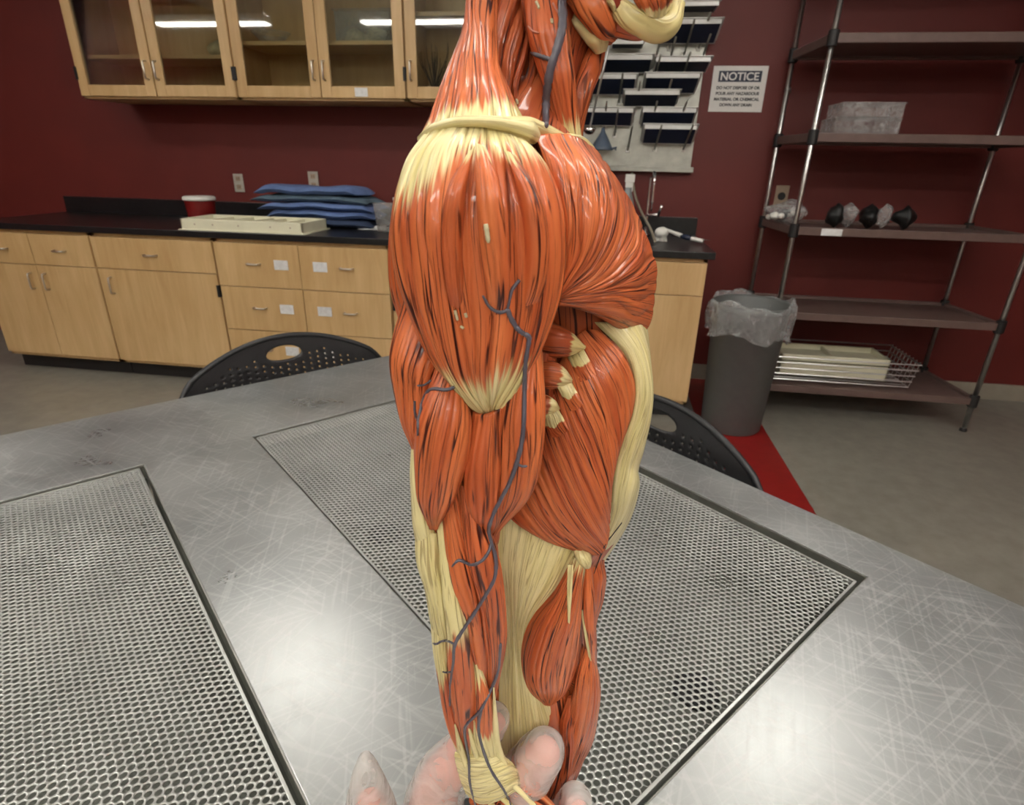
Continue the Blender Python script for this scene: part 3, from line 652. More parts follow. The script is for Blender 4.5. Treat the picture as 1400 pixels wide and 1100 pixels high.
for k, (t, w_) in enumerate((('DO NOT DISPOSE OF OR', .80), ('POUR ANY HAZARDOUS', .80), ('MATERIAL OR CHEMICAL', .84), ('DOWN ANY DRAIN', .60))):
    text_obj('notice_text', t, sh*.088, ((sx0+sx1)/2, YW-.0036, sz1-sh*(.47+.125*k)), 'sign_black', e, bold=.0009, fit=sw*w_)

# ------------------------------------------------------------------ shelving unit
SHX0, SHX1, SYB, SYF = .94, 2.05, 3.74, 3.27
def ST(p): return (p[0]+(SYB-p[1])*.085, p[1], p[2])
e = empty('shelving_unit', ((SHX0+SHX1)/2, 3.5, 0), 'steel post shelving unit with black corner clamps in the right corner', 'shelving')
for x in (SHX0, SHX1):
    for y in (SYB, SYF):
        x_, y_ = ST((x, y, 0))[:2]; o = Geo().tube([(x_, y_, .02), (x_, y_, 2.35)], .0125, 14).build('post', 'steel', e, smooth=True)
        Geo().lathe([(.018, 0), (.018, .01), (.01, .022)], (x_, y_, 0)).build('foot', 'bracket_black', o)
SHZ = [.18, .60, wy(1041, 303, SYB)[2], wy(1064, 192, SYB)[2], wy(1086, 76, SYB)[2], 2.3]
for z in SHZ:
    g = Geo(); g.box(SHX0, SHX1, SYF-.012, SYF+.012, z-.02, z+.02, ST); g.box(SHX0, SHX1, SYB-.012, SYB+.012, z-.02, z+.02, ST); g.box(SHX0-.012, SHX0+.012, SYF, SYB, z-.02, z+.02, ST); g.box(SHX1-.012, SHX1+.012, SYF, SYB, z-.02, z+.02, ST)
    o = g.build('shelf_frame', 'shelf_board', e, bevel=.003)
    Geo().box(SHX0+.012, SHX1-.012, SYF+.012, SYB-.012, z-.006, z+.004, ST).build('shelf_board', 'shelf_board', o)
    for x in (SHX0, SHX1):
        for y in (SYB, SYF): Geo().lathe([(.02, -.034), (.024, -.03), (.024, .03), (.02, .034)], ST((x, y, z))).build('corner_clamp', 'bracket_black', o)
# wall bracket between post and wall
c = wy(1083, 122, SYB); put(Geo().tube([(SHX0, SYB-.012, c[2]), (SHX0+.015, SYB+.05, c[2]), (SHX0+.03, YW, c[2])], .016, 12).build('wall_tie', 'steel', smooth=True), 'round steel tie between the shelving post and the wall', 'bracket')
# boxes on the shelf at z SHZ[3]
z = SHZ[3]+.02
for k, (xo, zz0, ww, hh, dx) in enumerate(((0, 0, .30, .075, 0), (.02, .078, .28, .065, .01))):
    q = empty('plastic_box', (1.13+ww/2, 3.48, z+zz0), ['lower of two clear plastic boxes stacked on the shelf', 'upper of two clear plastic boxes stacked on the shelf'][k], 'box', 'clear boxes on the shelf')
    xa = 1.10+xo; ya, yb = 3.36, 3.58
    g = Geo(); t = .003
    g.box(xa, xa+ww, ya, ya+t, z+zz0, z+zz0+hh); g.box(xa, xa+ww, yb-t, yb, z+zz0, z+zz0+hh); g.box(xa, xa+t, ya+t, yb-t, z+zz0, z+zz0+hh); g.box(xa+ww-t, xa+ww, ya+t, yb-t, z+zz0, z+zz0+hh); g.box(xa, xa+ww, ya, yb, z+zz0, z+zz0+t)
    g.build('box_wall', 'clear_plastic', q, bevel=.002); Geo().box(xa-.004, xa+ww+.004, ya-.004, yb+.004, z+zz0+hh-.006, z+zz0+hh).build('lid', 'clear_plastic', q, bevel=.002)
# tangled plastic things on the middle shelf
z = SHZ[2]+.02
c = wy(1073, 292, 3.5)
q = empty('plastic_bag', (c[0], 3.5, z), 'crumpled clear bag of white caps on the middle shelf', 'bag')
lump((c[0], 3.5, z+.05), .075, 21, 'bag_film', 'liner', q, (1.3, 1, .8), .25, 18)
rs = np.random.RandomState(8)
for k in range(7):
    a = np.array([c[0]+rs.uniform(-.08, .07), 3.46+rs.uniform(-.06, .08), z+.018+rs.uniform(0, .05)])
    lump(a, rs.uniform(.015, .026), k, 'cap', 'plastic_white', q, (1, 1, .8), .08, 9)
lump((c[0]-.02, 3.47, z+.045), .032, 5, 'dark_cap', 'bracket_black', q, (1.2, 1, .8), .2, 10)
for k in range(5):
    put(lump((1.22+.085*k, 3.44+.05*(k % 2), z+.05), .05, 40+k, 'plastic_part', 'hinge_black' if k % 2 == 0 else 'liner', None, (.9, 1, 1.0), .3),
        ['dark plastic fitting next to the bag of caps', 'clear plastic fitting second from the bag of caps', 'dark plastic fitting third from the bag of caps', 'clear plastic fitting fourth from the bag of caps', 'dark plastic fitting fifth from the bag of caps'][k], 'fitting', 'fittings on the middle shelf')
# price-tag like holder on middle shelf front
box_obj('shelf_tag', 'label_white', SHX0+.17, SHX0+.27, SYF-.016, SYF-.0125, SHZ[2]-.018, SHZ[2]+.016, bevel=.001)
put(bpy.data.objects['shelf_tag'], 'small white tag on the front of the middle shelf', 'tag')
# wire crate with stacked white trays on the bottom shelf
z = SHZ[0]+.02
q = empty('wire_crate', (1.25, 3.5, z), 'grey wire crate on the bottom shelf behind the bin', 'crate')
ca0, ca1, cy0, cy1 = 1.04, 1.78, 3.34, 3.68
for k in range(5):
    hz = z+.01+.035*k; of = .006*k
    Geo().tube([(ca0-of, cy0-of, hz), (ca1+of, cy0-of, hz), (ca1+of, cy1+of, hz), (ca0-of, cy1+of, hz), (ca0-of, cy0-of, hz)], .004, 6).build('wire', 'steel', q)
for k in range(9):
    y = cy0+(cy1-cy0)*k/8; Geo().tube([(ca0-.026, y, z+.16), (ca0, y, z+.01), (ca1, y, z+.01), (ca1+.026, y, z+.16)], .003, 6).build('wire', 'steel', q)
for k in range(3):
    g = Geo(); zz0 = z+.016+.045*k; xa, xb, ya, yb = 1.09, 1.68, 3.39, 3.64
    g.box(xa, xb, ya, ya+.012, zz0, zz0+.04); g.box(xa, xb, yb-.012, yb, zz0, zz0+.04); g.box(xa, xa+.012, ya, yb, zz0, zz0+.04); g.box(xb-.012, xb, ya, yb, zz0, zz0+.04); g.box(xa, xb, ya, yb, zz0, zz0+.008)
    g.box((xa+xb)/2-.005, (xa+xb)/2+.005, ya, yb, zz0, zz0+.036)
    put(g.build('white_tray', 'tray_cream', bevel=.003), ['bottom white tray in the wire crate', 'middle white tray in the wire crate', 'top white tray in the wire crate'][k], 'tray', 'white trays in the wire crate')

# ------------------------------------------------------------------ waste bin with liner
BC = (.795, 3.09)
e = empty('waste_bin', (BC[0], BC[1], 0), 'tall round grey waste bin with a clear liner by the red wall', 'bin')
Geo().lathe([(.150, 0), (.158, .01), (.185, .66), (.195, .665), (.198, .69), (.190, .70), (.18, .69), (.15, .03), (.001, .03)], (*BC, 0), 48).build('bin_body', 'bin_grey', e, smooth=True)
rows = []; rs = np.random.RandomState(2)
n = 96; ph = rs.rand(8)*6.28
prof = [(.150, .30, 0), (.170, .52, .004), (.183, .66, .004), (.190, .695, .003), (.200, .712, .006), (.206, .70, .008), (.210, .66, .010), (.208, .62, .013), (.204, .57, .016), (.206, .55, .018)]
for i, (r, z, am) in enumerate(prof):
    row = []
    for k in range(n):
        a = 2*math.pi*k/n
        w = am*(math.sin(9*a+ph[0]+i*.5)+.8*math.sin(17*a+ph[1]-i*.8)+.6*math.sin(31*a+ph[2]+i))*.6
        hang = 0
        if i >= 6: hang = (.5+.5*math.sin(a*1+ph[3]+4.2))*.05*(i-5)/4 + .018*math.sin(5*a+ph[4])*(i-5)/4
        top = .014*math.sin(3*a+ph[5])+.008*math.sin(8*a+ph[6]) if 3 <= i <= 6 else 0
        row.append((BC[0]+(r+w)*math.cos(a), BC[1]+(r+w)*math.sin(a), z-hang+top))
    rows.append(row)
Geo().grid(rows, closed_u=True).build('bin_liner', 'liner', e, smooth=True)

# ------------------------------------------------------------------ table
NV = np.array([.664, .747, 0]); NV /= np.linalg.norm(NV); MV = np.array([NV[1], -NV[0], 0])
ZTAB = CAM_H-.585
def TM(p): return NV*p[0]+MV*p[1]+np.array([0, 0, p[2]])     # (n, m, z) -> world
nl = [-.61, -.50, .09, .303, .896, 1.006]; ml = [-1.60, -1.265, -.193, .32]
te = empty('dissection_table', tuple(TM((.2, -.64, 0))), 'stainless steel dissection table with two perforated panels', 'table')
g = Geo()
for i in range(5):
    for j in range(3):
        if i in (1, 3) and j == 1: continue
        g.box(nl[i], nl[i+1], ml[j], ml[j+1], ZTAB-.0025, ZTAB, TM)
o = g.build('table_top', 'steel_top', te)
bm = bmesh.new(); bm.from_mesh(o.data); bmesh.ops.remove_doubles(bm, verts=bm.verts, dist=1e-5)
# drop faces shared inside the sheet
seen = {}
for f in bm.faces:
    seen.setdefault(tuple(sorted(v.index for v in f.verts)), []).append(f)
dead = [f for fs in seen.values() if len(fs) > 1 for f in fs]
bmesh.ops.delete(bm, geom=dead, context='FACES'); bmesh.ops.recalc_face_normals(bm, faces=bm.faces); bm.to_mesh(o.data); bm.free()
md = o.modifiers.new('bevel', 'BEVEL'); md.width = .0012; md.segments = 2; md.limit_method = 'ANGLE'
# rolled rim of the openings and outer edge apron
for (a0, a1) in ((nl[1], nl[2]), (nl[3], nl[4])):
    b0, b1 = ml[1], ml[2]
    g = Geo()
    for (p, q, r, s_) in ((a0-.002, a0+.0015, b0, b1), (a1-.0015, a1+.002, b0, b1), (a0, a1, b0-.002, b0+.0015), (a0, a1, b1-.0015, b1+.002)): g.box(p, q, r, s_, ZTAB-.032, ZTAB-.0026, TM)
    g.build('opening_flange', 'steel_dull', te)
    g = Geo(); zb = ZTAB-.15
    g.box(a0-.008, a1+.008, b0-.008, b1+.008, zb-.003, zb, TM); g.box(a0-.006, a0-.003, b0, b1, zb, ZTAB-.003, TM); g.box(a1+.003, a1+.006, b0, b1, zb, ZTAB-.003, TM); g.box(a0, a1, b0-.006, b0-.003, zb, ZTAB-.003, TM); g.box(a0, a1, b1+.003, b1+.006, zb, ZTAB-.003, TM)
    g.build('basin', 'basin', te)
    # drain covers seen through the holes
    for (fa, fb_) in ((.25, .30), (.72, .62), (.55, .9)):
        c = TM((a0+(a1-a0)*fa, b0+(b1-b0)*fb_, zb+.001)); Geo().lathe([(.035, 0), (.033, .004), (.004, .004)], tuple(c)).build('drain', 'dark_gap', te)
g = Geo()
g.box(nl[0], nl[0]+.003, ml[0], ml[3], ZTAB-.05, ZTAB-.0026, TM); g.box(nl[5]-.003, nl[5], ml[0], ml[3], ZTAB-.05, ZTAB-.0026, TM); g.box(nl[0], nl[5], ml[0], ml[0]+.003, ZTAB-.05, ZTAB-.0026, TM); g.box(nl[0], nl[5], ml[3]-.003, ml[3], ZTAB-.05, ZTAB-.0026, TM)
g.build('apron', 'steel', te, bevel=.001)
for a in (nl[0]+.06, nl[5]-.06):
    for b_ in (ml[0]+.06, ml[3]-.06):
        q = TM((a, b_, 0)); l = Geo().tube([(q[0], q[1], .03), (q[0], q[1], ZTAB-.003)], .02, 16).build('leg', 'steel', te, smooth=True)
        Geo().lathe([(.026, 0), (.026, .012), (.012, .032)], (q[0], q[1], 0)).build('foot', 'bracket_black', l)
# perforated panels: every hole is real
def perforated(a0, a1, b0, b1, z, parent):
    p = .0093; r = .00372; K = 12
    na = int((a1-a0)/(p*math.sqrt(3)/2)); nb = int((b1-b0)/p)
    ang = np.arange(K)*2*math.pi/K + math.pi/6
    inner = np.stack([np.cos(ang), np.sin(ang)], 1)*r
    R = p/math.sqrt(3)
    outer = []
    for k in range(K):
        if k % 2 == 0: outer.append((R*math.cos(ang[k]), R*math.sin(ang[k])))
        else: outer.append((p/2*math.cos(ang[k]), p/2*math.sin(ang[k])))
    # orient hexagons so that neighbours along b are at distance p
    outer = np.array(outer); rot = math.pi/6*0
    cen = []
    dx = (a1-a0)/na
    for i in range(na):
        for j in range(nb):
            cen.append((a0+(i+.5)*dx, b0+(j+.5+(.5 if i % 2 else 0))*p))
    cen = np.array([c for c in cen if c[1] < b1])
    # hexagon with flat side facing +-b : corner angles at 30+60k measured from a-axis... use corners at 0,60 in a
    ang2 = ang-math.pi/6
    R2 = p/math.sqrt(3)
    outer = np.array([((R2 if k % 2 == 0 else p/2)*math.cos(ang2[k]), (R2 if k % 2 == 0 else p/2)*math.sin(ang2[k])) for k in range(K)])
    inner = np.stack([np.cos(ang2), np.sin(ang2)], 1)*r
    n = len(cen)
    V = np.zeros((n, 3*K, 3))
    V[:, :K, 0] = cen[:, None, 0]+outer[None, :, 0]; V[:, :K, 1] = cen[:, None, 1]+outer[None, :, 1]; V[:, :K, 2] = z
    V[:, K:2*K, 0] = cen[:, None, 0]+inner[None, :, 0]; V[:, K:2*K, 1] = cen[:, None, 1]+inner[None, :, 1]; V[:, K:2*K, 2] = z
    V[:, 2*K:, :2] = V[:, K:2*K, :2]; V[:, 2*K:, 2] = z-.0015
    V = V.reshape(-1, 3)
    Wd = V[:, :1]*NV[None]+V[:, 1:2]*MV[None]; Wd[:, 2] = V[:, 2]; Wd -= root_org(parent)
    f = []
    for k in range(K):
        k2 = (k+1) % K; f.append((k, k2, K+k2, K+k)); f.append((K+k, K+k2, 2*K+k2, 2*K+k))
    f = np.array(f)[:, ::-1]
    F = (f[None]+(np.arange(n)*3*K)[:, None, None]).reshape(-1, 4)
    me = bpy.data.meshes.new('perforated_panel'); me.vertices.add(len(Wd)); me.vertices.foreach_set('co', Wd.astype(np.float32).ravel())
    me.loops.add(F.size); me.loops.foreach_set('vertex_index', F.astype(np.int32).ravel())
    me.polygons.add(len(F)); me.polygons.foreach_set('loop_start', (np.arange(len(F))*4).astype(np.int32)); me.update(calc_edges=True); me.validate()
    me.materials.append(MATS['steel_perf'])
    o = bpy.data.objects.new('perforated_panel', me); COL.objects.link(o); o.parent = parent; ORG[o.name] = root_org(parent)
    g = Geo(); w_ = .003
    g.box(a0-.001, a0+w_, b0, b1, z-.012, z+.001, TM); g.box(a1-w_, a1+.001, b0, b1, z-.012, z+.001, TM); g.box(a0, a1, b0-.001, b0+w_, z-.012, z+.001, TM); g.box(a0, a1, b1-w_, b1+.001, z-.012, z+.001, TM)
    g.build('panel_edge', 'steel_perf', o, bevel=.0006)
    return o
zp = ZTAB-.005
perforated(nl[3]+.006, nl[4]-.020, ml[1]+.006, ml[2]-.008, zp, te)
perforated(nl[1]+.006, nl[2]-.010, ml[1]+.006, ml[2]-.008, zp, te)

# ------------------------------------------------------------------ chairs (perforated black plastic backs)
def chair(label, c, a_dir, out, zpk, group='black perforated chairs'):
    """c: centre of the back at its top; a_dir: along the back; out: away from the sitter"""
    c = np.array(c, float); e = empty('stacking_chair', (c[0]-out[0]*.24, c[1]-out[1]*.24, 0), label, 'chair', group)
    HW = .325; cu, cv = .00575, .00533
    nu = int(2*HW/cu); nvv = int(.36/cv)
    def zt(a): return zpk-1.12*a*a-6.0*max(0, abs(a)-.25)**2*2
    def pos(a, t):
        z = zt(a)-t*(1-.18*(a/HW)**2)
        o = .16*(z-zpk)+.35*(.09-a*a)*.0-.30*a*a
        return c+a_dir*a+out*o+np.array([0, 0, z-c[2]])
    idx = {}; vs = []; fs = []
    hc, hw, hh = .048, .052, .021
    def inh(a, t): return (a/hw)**2+((t-hc)/hh)**2
    def hole(i, j):
        a = -HW+(i+.5)*cu; t = (j+.5)*cv
        if inh(a, t) < 1: return True
        if t < .036 or abs(a) > HW-.03 or inh(a*.82, (t-hc)*.72+hc) < 1.25: return False
        if t < .03+.02*abs(math.sin(a*22)): return False
        return i % 4 == 1 and j % 3 == (1 if (i//4) % 2 else 0) and t < .30
    def vid(i, j):
        if (i, j) not in idx:
            a = -HW+i*cu; t = j*cv; q = inh(a, t)
            if .55 < q < 1.75:      # pull the rim of the hand hole onto its ellipse
                adj = any((i+di, j+dj) for di in (0,) for dj in (0,)) and any(hole(i+di, j+dj) for di in (-1, 0) for dj in (-1, 0) if inh(-HW+(i+di+.5)*cu, (j+dj+.5)*cv) < 1) and not all(inh(-HW+(i+di+.5)*cu, (j+dj+.5)*cv) < 1 for di in (-1, 0) for dj in (-1, 0))
                if adj: s = 1/math.sqrt(q); a *= s; t = hc+(t-hc)*s
            idx[(i, j)] = len(vs); vs.append(pos(a, t))
        return idx[(i, j)]
    for i in range(nu):
        for j in range(nvv):
            if hole(i, j): continue
            fs.append((vid(i, j), vid(i+1, j), vid(i+1, j+1), vid(i, j+1)))
    o = Geo().add(vs, fs).build('backrest', 'chair_black', e, smooth=True)
    md = o.modifiers.new('thick', 'SOLIDIFY'); md.thickness = .006; md.offset = 0
    rim = [pos(a, .0) for a in np.linspace(-HW, HW, 40)]
    Geo().tube(rim, .0075, 8).build('back_rim', 'chair_black', o, smooth=True)
    # seat, frame, legs
    rows = []
    for i in range(15):
        u = -1+2*i/14
        rows.append([c+a_dir*(u*.23)+out*(-.06-.40*k/10)+np.array([0, 0, .45-c[2]+.012*u*u-.012*math.sin(math.pi*k/10)-.02*(k/10)**4]) for k in range(11)])
    s = Geo().grid(rows).build('seat', 'chair_black', e, smooth=True); md = s.modifiers.new('thick', 'SOLIDIFY'); md.thickness = .008
    for sg in (-1, 1):
        q = lambda a, o_, z: c+a_dir*a*sg+out*o_+np.array([0, 0, z-c[2]])
        Geo().tube(crv([q(.235, -.02, .70), q(.24, -.03, .48), q(.25, .02, .25), q(.26, .08, .0)], 16), .011, 10).build('leg', 'chair_black', e, smooth=True)
        Geo().tube(crv([q(.235, -.04, .47), q(.24, -.25, .44), q(.245, -.42, .42), q(.25, -.46, .25), q(.255, -.49, .0)], 18), .011, 10).build('leg', 'chair_black', e, smooth=True)
    return e
q = TM((.525, -1.68, .857)); chair('black perforated chair tucked at the left end of the table before the drawers', (q[0], q[1], .857), NV, -MV, .857)
q = TM((1.07, -.72, .838)); chair('black perforated chair on the far right side of the table by the bin', (q[0], q[1], .838), MV, NV, .838)
# ------------------------------------------------------------------ anatomical muscle figure
foot = P(716, 1335, .245)
fig = empty('muscle_figure', (foot[0], foot[1], ZTAB), 'red and cream painted half-size muscle figure standing on the steel table', 'anatomical model')
BVS, BFS = [], []                       # all surfaces of the figure, for laying veins on them
def snoise(shape, sx, sy, rs):
    a = rs.rand(sx+3, sy+3); X = np.linspace(0, sx, shape[0]); Y = np.linspace(0, sy, shape[1])
    def sm(t): return t*t*(3-2*t)
    i = np.minimum(X.astype(int), sx); j = np.minimum(Y.astype(int), sy); fx = sm(X-i)[:, None]; fy = sm(Y-j)[None]
    return (a[i][:, j]*(1-fx)*(1-fy)+a[i+1][:, j]*fx*(1-fy)+a[i][:, j+1]*(1-fx)*fy+a[i+1][:, j+1]*fx*fy)-.5
def finish(name, V, F, uvs, attrs, parent, m='muscle', kind=None):
    org = root_org(parent)
    me = bpy.data.meshes.new(name); me.from_pydata([tuple(p) for p in V-org], [], F); me.update()
    me.materials.append(MATS[m])
    ul = me.uv_layers.new(name='fibre'); li = np.zeros(len(me.loops), np.int32); me.loops.foreach_get('vertex_index', li)
    ul.data.foreach_set('uv', np.asarray(uvs, np.float32)[li].ravel())
    for k, a in attrs.items():
        at = me.attributes.new(k, 'FLOAT', 'POINT'); at.data.foreach_set('value', np.asarray(a, np.float32))
    me.polygons.foreach_set('use_smooth', [True]*len(me.polygons))
    bm = bmesh.new(); bm.from_mesh(me); bmesh.ops.recalc_face_normals(bm, faces=bm.faces); bm.to_mesh(me); bm.free()
    o = bpy.data.objects.new(name, me); COL.objects.link(o); o.parent = parent; ORG[o.name] = org
    base = len(BVS); BVS.extend([Vector(p) for p in V]); BFS.extend([tuple(i+base for i in f) for f in F])
    return o
BVHC = [None]
def rebuild(): BVHC[0] = BVHTree.FromPolygons(BVS, BFS)
def on_surface(px, py, r):
    v = ray(px, py); dvec = Vector(v/np.linalg.norm(v)); hit = BVHC[0].ray_cast(Vector(CAMP), dvec)
    if hit[0] is None: return None
    return np.array(hit[0]-dvec*(r*.55))
def lerp_list(l, t): return np.interp(t, np.linspace(0, 1, len(l)), l)
MSEED = [0]
def muscle(name, fibres, thick, nb=10, groove=.5, ends=(.35, .35), t0=None, t1=None, nu=70, nv=None, tone=0., back=.5, parent=None, dflt=200, cream=False, sharp=.5, wob=.35, snap=None):
    """fibres: list of fibre curves [(px,py[,d_mm])...]; the muscle is a closed pillow bulging from that sheet"""
    MSEED[0] += 1; rs = np.random.RandomState(100+MSEED[0])
    parent = parent or fig
    cur = []
    for f in fibres:
        pts = []
        for k, q in enumerate(f):
            d = q[2] if len(q) > 2 else dflt
            w = None
            if snap is not None: w = on_surface(q[0], q[1], snap/1000.)
            pts.append(P(q[0], q[1], d/1000.) if w is None else w)
        cur.append(crv(pts, nu))
    cur = np.array(cur)                               # (nf, nu, 3)
    w_mm = max(np.linalg.norm(cur[i+1]-cur[i], axis=1).max() for i in range(len(cur)-1))*(len(cur)-1)*1000
    nv = nv or int(max(18, min(150, w_mm*2.4)))
    G = np.stack([crv(cur[:, k], nv) for k in range(nu)], 1)          # (nv, nu, 3)
    du = np.gradient(G, axis=1); dv = np.gradient(G, axis=0)
    n = np.cross(du, dv); n /= np.linalg.norm(n, axis=2, keepdims=True)+1e-12
    tocam = CAMP-G.reshape(-1, 3).mean(0)
    if (n.reshape(-1, 3).mean(0) @ tocam) < 0: n = -n
    # keep normals from wobbling at pinched ends
    mean_n = n.reshape(-1, 3).mean(0); mean_n /= np.linalg.norm(mean_n); n = n*.75+mean_n*.25; n /= np.linalg.norm(n, axis=2, keepdims=True)
    U = np.linspace(0, 1, nu)[None].repeat(nv, 0); V = np.linspace(0, 1, nv)[:, None].repeat(nu, 1)
    def sm(x): x = np.clip(x, 0, 1); return x*x*(3-2*x)
    tap = (ends[0]+(1-ends[0])*sm(U/.35))*(ends[1]+(1-ends[1])*sm((1-U)/.35))
    prof = np.power(np.clip(4*V*(1-V), 0, 1), sharp)
    b = thick/1000.*tap*prof
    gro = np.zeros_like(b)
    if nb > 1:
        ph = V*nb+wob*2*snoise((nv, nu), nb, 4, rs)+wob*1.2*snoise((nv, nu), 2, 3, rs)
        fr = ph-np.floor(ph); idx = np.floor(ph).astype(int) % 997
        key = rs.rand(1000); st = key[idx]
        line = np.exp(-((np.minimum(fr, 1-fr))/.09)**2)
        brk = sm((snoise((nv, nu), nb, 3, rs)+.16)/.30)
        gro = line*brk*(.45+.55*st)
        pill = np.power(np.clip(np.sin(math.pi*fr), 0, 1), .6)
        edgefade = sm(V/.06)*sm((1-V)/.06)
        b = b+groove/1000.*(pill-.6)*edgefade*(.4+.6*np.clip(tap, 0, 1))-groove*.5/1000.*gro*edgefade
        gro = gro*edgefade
    # broad lumps
    b = b+thick/1000.*.05*snoise((nv, nu), 5, 4, rs)*prof
    front = G+n*b[..., None]; backs = G-n*(thick/1000.*tap*prof*back+.0004)[..., None]
    L = np.linalg.norm(np.diff(G, axis=1), axis=2).sum(1).mean()*1000
    T = np.full_like(b, -1.)
    if cream: T = np.full_like(b, 1.)
    else:
        if t0 is not None: T = np.maximum(T, lerp_list(t0, V)-U)
        if t1 is not None: T = np.maximum(T, U-lerp_list(t1, V))
    def idf(v, u): return v*nu+u
    verts = np.concatenate([front.reshape(-1, 3), backs.reshape(-1, 3)]); off = nv*nu; F = []
    for v in range(nv-1):
        for u in range(nu-1):
            F.append((idf(v, u), idf(v, u+1), idf(v+1, u+1), idf(v+1, u)))
            F.append((off+idf(v, u), off+idf(v+1, u), off+idf(v+1, u+1), off+idf(v, u+1)))
    for u in range(nu-1):
        F.append((idf(0, u), off+idf(0, u), off+idf(0, u+1), idf(0, u+1))); F.append((idf(nv-1, u), idf(nv-1, u+1), off+idf(nv-1, u+1), off+idf(nv-1, u)))
    for v in range(nv-1):
        F.append((idf(v, 0), idf(v+1, 0), off+idf(v+1, 0), off+idf(v, 0))); F.append((idf(v, nu-1), off+idf(v, nu-1), off+idf(v+1, nu-1), idf(v+1, nu-1)))
    uv = np.stack([U*L, V*w_mm], -1).reshape(-1, 2); uv = np.concatenate([uv, uv])
    att = {'tendon': np.concatenate([T.ravel()]*2), 'groove': np.concatenate([gro.ravel(), gro.ravel()*0]), 'tone': np.full(2*off, tone)}
    return finish(name, verts, F, uv, att, parent)
def body(name, rings, nseg=40, tone=0., cream=-1., sup=2.3, sub=5, parent=None):
    """solid loft: rings of (px_left, px_right, py, centre_d_mm, depth_radius_mm)"""
    R = crv(np.array(rings, float), (len(rings)-1)*sub+1); rows = []
    for (xl, xr, y, dc, rd) in R:
        A = P(xl, y, dc/1000); B = P(xr, y, dc/1000); c = (A+B)/2; a = (B-A)/2; row = []
        for k in range(nseg):
            t = 2*math.pi*k/nseg; ct, st = math.cos(t), math.sin(t)
            row.append(c+a*(abs(ct)**(2/sup)*np.sign(ct))-HD*(rd/1000)*(abs(st)**(2/sup)*np.sign(st)))
        rows.append(row)
    nr = len(rows); V = np.array(rows).reshape(-1, 3); F = []
    for i in range(nr-1):
        for k in range(nseg): F.append((i*nseg+k, i*nseg+(k+1) % nseg, (i+1)*nseg+(k+1) % nseg, (i+1)*nseg+k))
    F.append(tuple(range(nseg-1, -1, -1))); F.append(tuple((nr-1)*nseg+k for k in range(nseg)))
    uv = np.stack(np.meshgrid(np.linspace(0, nr*4, nr), np.linspace(0, 150, nseg), indexing='ij'), -1).reshape(-1, 2)
    att = {'tendon': np.full(len(V), cream), 'groove': np.zeros(len(V)), 'tone': np.full(len(V), tone)}
    return finish(name, V, F, uv, att, parent or fig)

# --- solid cores (closed volumes behind the muscle sheets)
body('torso_core', [(700, 785, 110, 262, 26), (640, 792, 165, 262, 38), (600, 800, 200, 262, 50), (578, 834, 260, 264, 50), (575, 868, 330, 264, 46), (578, 880, 400, 264, 44), (585, 878, 460, 264, 42), (600, 874, 540, 264, 41),
                    (612, 862, 620, 264, 40), (622, 848, 700, 264, 41), (628, 806, 760, 266, 42), (632, 804, 830, 266, 42), (640, 808, 930, 266, 42), (652, 800, 1000, 268, 38), (662, 788, 1040, 270, 30)], tone=.35)
body('thigh', [(640, 806, 900, 248, 26), (652, 811, 960, 247, 25), (662, 800, 1020, 246, 23), (672, 778, 1070, 245, 20), (684, 752, 1110, 245, 17), (688, 742, 1150, 246, 14)], tone=.1)
body('lower_leg', [(686, 742, 1140, 246, 14), (672, 736, 1180, 247, 15), (672, 732, 1220, 247, 14), (686, 726, 1270, 246, 9), (690, 722, 1310, 246, 8), (688, 726, 1330, 246, 9)], tone=.1)
body('foot', [(684, 720, 1300, 246, 8), (682, 750, 1316, 246, 10), (682, 782, 1326, 246, 11), (682, 786, 1334, 246, 11)], tone=.1)
body('thigh', [(650, 800, 930, 296, 24), (660, 796, 1000, 296, 22), (672, 768, 1060, 296, 18), (684, 742, 1110, 296, 14)], tone=.1)
body('lower_leg', [(684, 742, 1105, 296, 14), (676, 732, 1160, 296, 14), (690, 724, 1230, 296, 9), (690, 722, 1262, 296, 8)], tone=.1)
body('foot', [(686, 720, 1240, 296, 8), (684, 760, 1256, 296, 10), (684, 772, 1264, 296, 11)], tone=.1)
g = Geo().box(foot[0]-.075, foot[0]+.13, foot[1]-.055, foot[1]+.115, ZTAB, ZTAB+.012); g.build('base_plate', 'base_black', fig, bevel=.004)
body('neck_core', [(676, 828, -40, 262, 24), (678, 826, 40, 262, 24), (684, 808, 90, 262, 25), (690, 794, 140, 262, 28), (680, 796, 185, 262, 32)], tone=.45)
body('head_core', [(690, 838, 8, 264, 22), (656, 880, -30, 264, 28), (640, 908, -70, 264, 33), (632, 916, -120, 264, 36), (630, 912, -170, 264, 37), (642, 902, -220, 264, 34), (682, 868, -262, 264, 25), (740, 820, -280, 264, 9)], tone=.2)
body('nose', [(890, 912, -150, 262, 4), (892, 934, -112, 262, 6), (896, 948, -92, 262, 8), (896, 930, -80, 262, 6)], nseg=20, tone=.1)
ball_eye = lump(P(882, -132, .234), .0055, 12, 'eyeball', 'plastic_white', fig, (1, 1, .8), .02, 12)
body('ear', [(742, 768, -140, 226, 3), (732, 772, -112, 225, 4), (738, 764, -80, 226, 3)], nseg=18, tone=.0, cream=1.)
body('far_arm', [(600, 790, 190, 318, 14), (580, 800, 240, 330, 20), (590, 800, 320, 334, 22), (605, 790, 420, 334, 21), (610, 770, 520, 334, 18), (610, 755, 640, 334, 17), (622, 735, 760, 334, 14), (640, 725, 880, 332, 10), (655, 715, 960, 330, 8)], tone=.05)

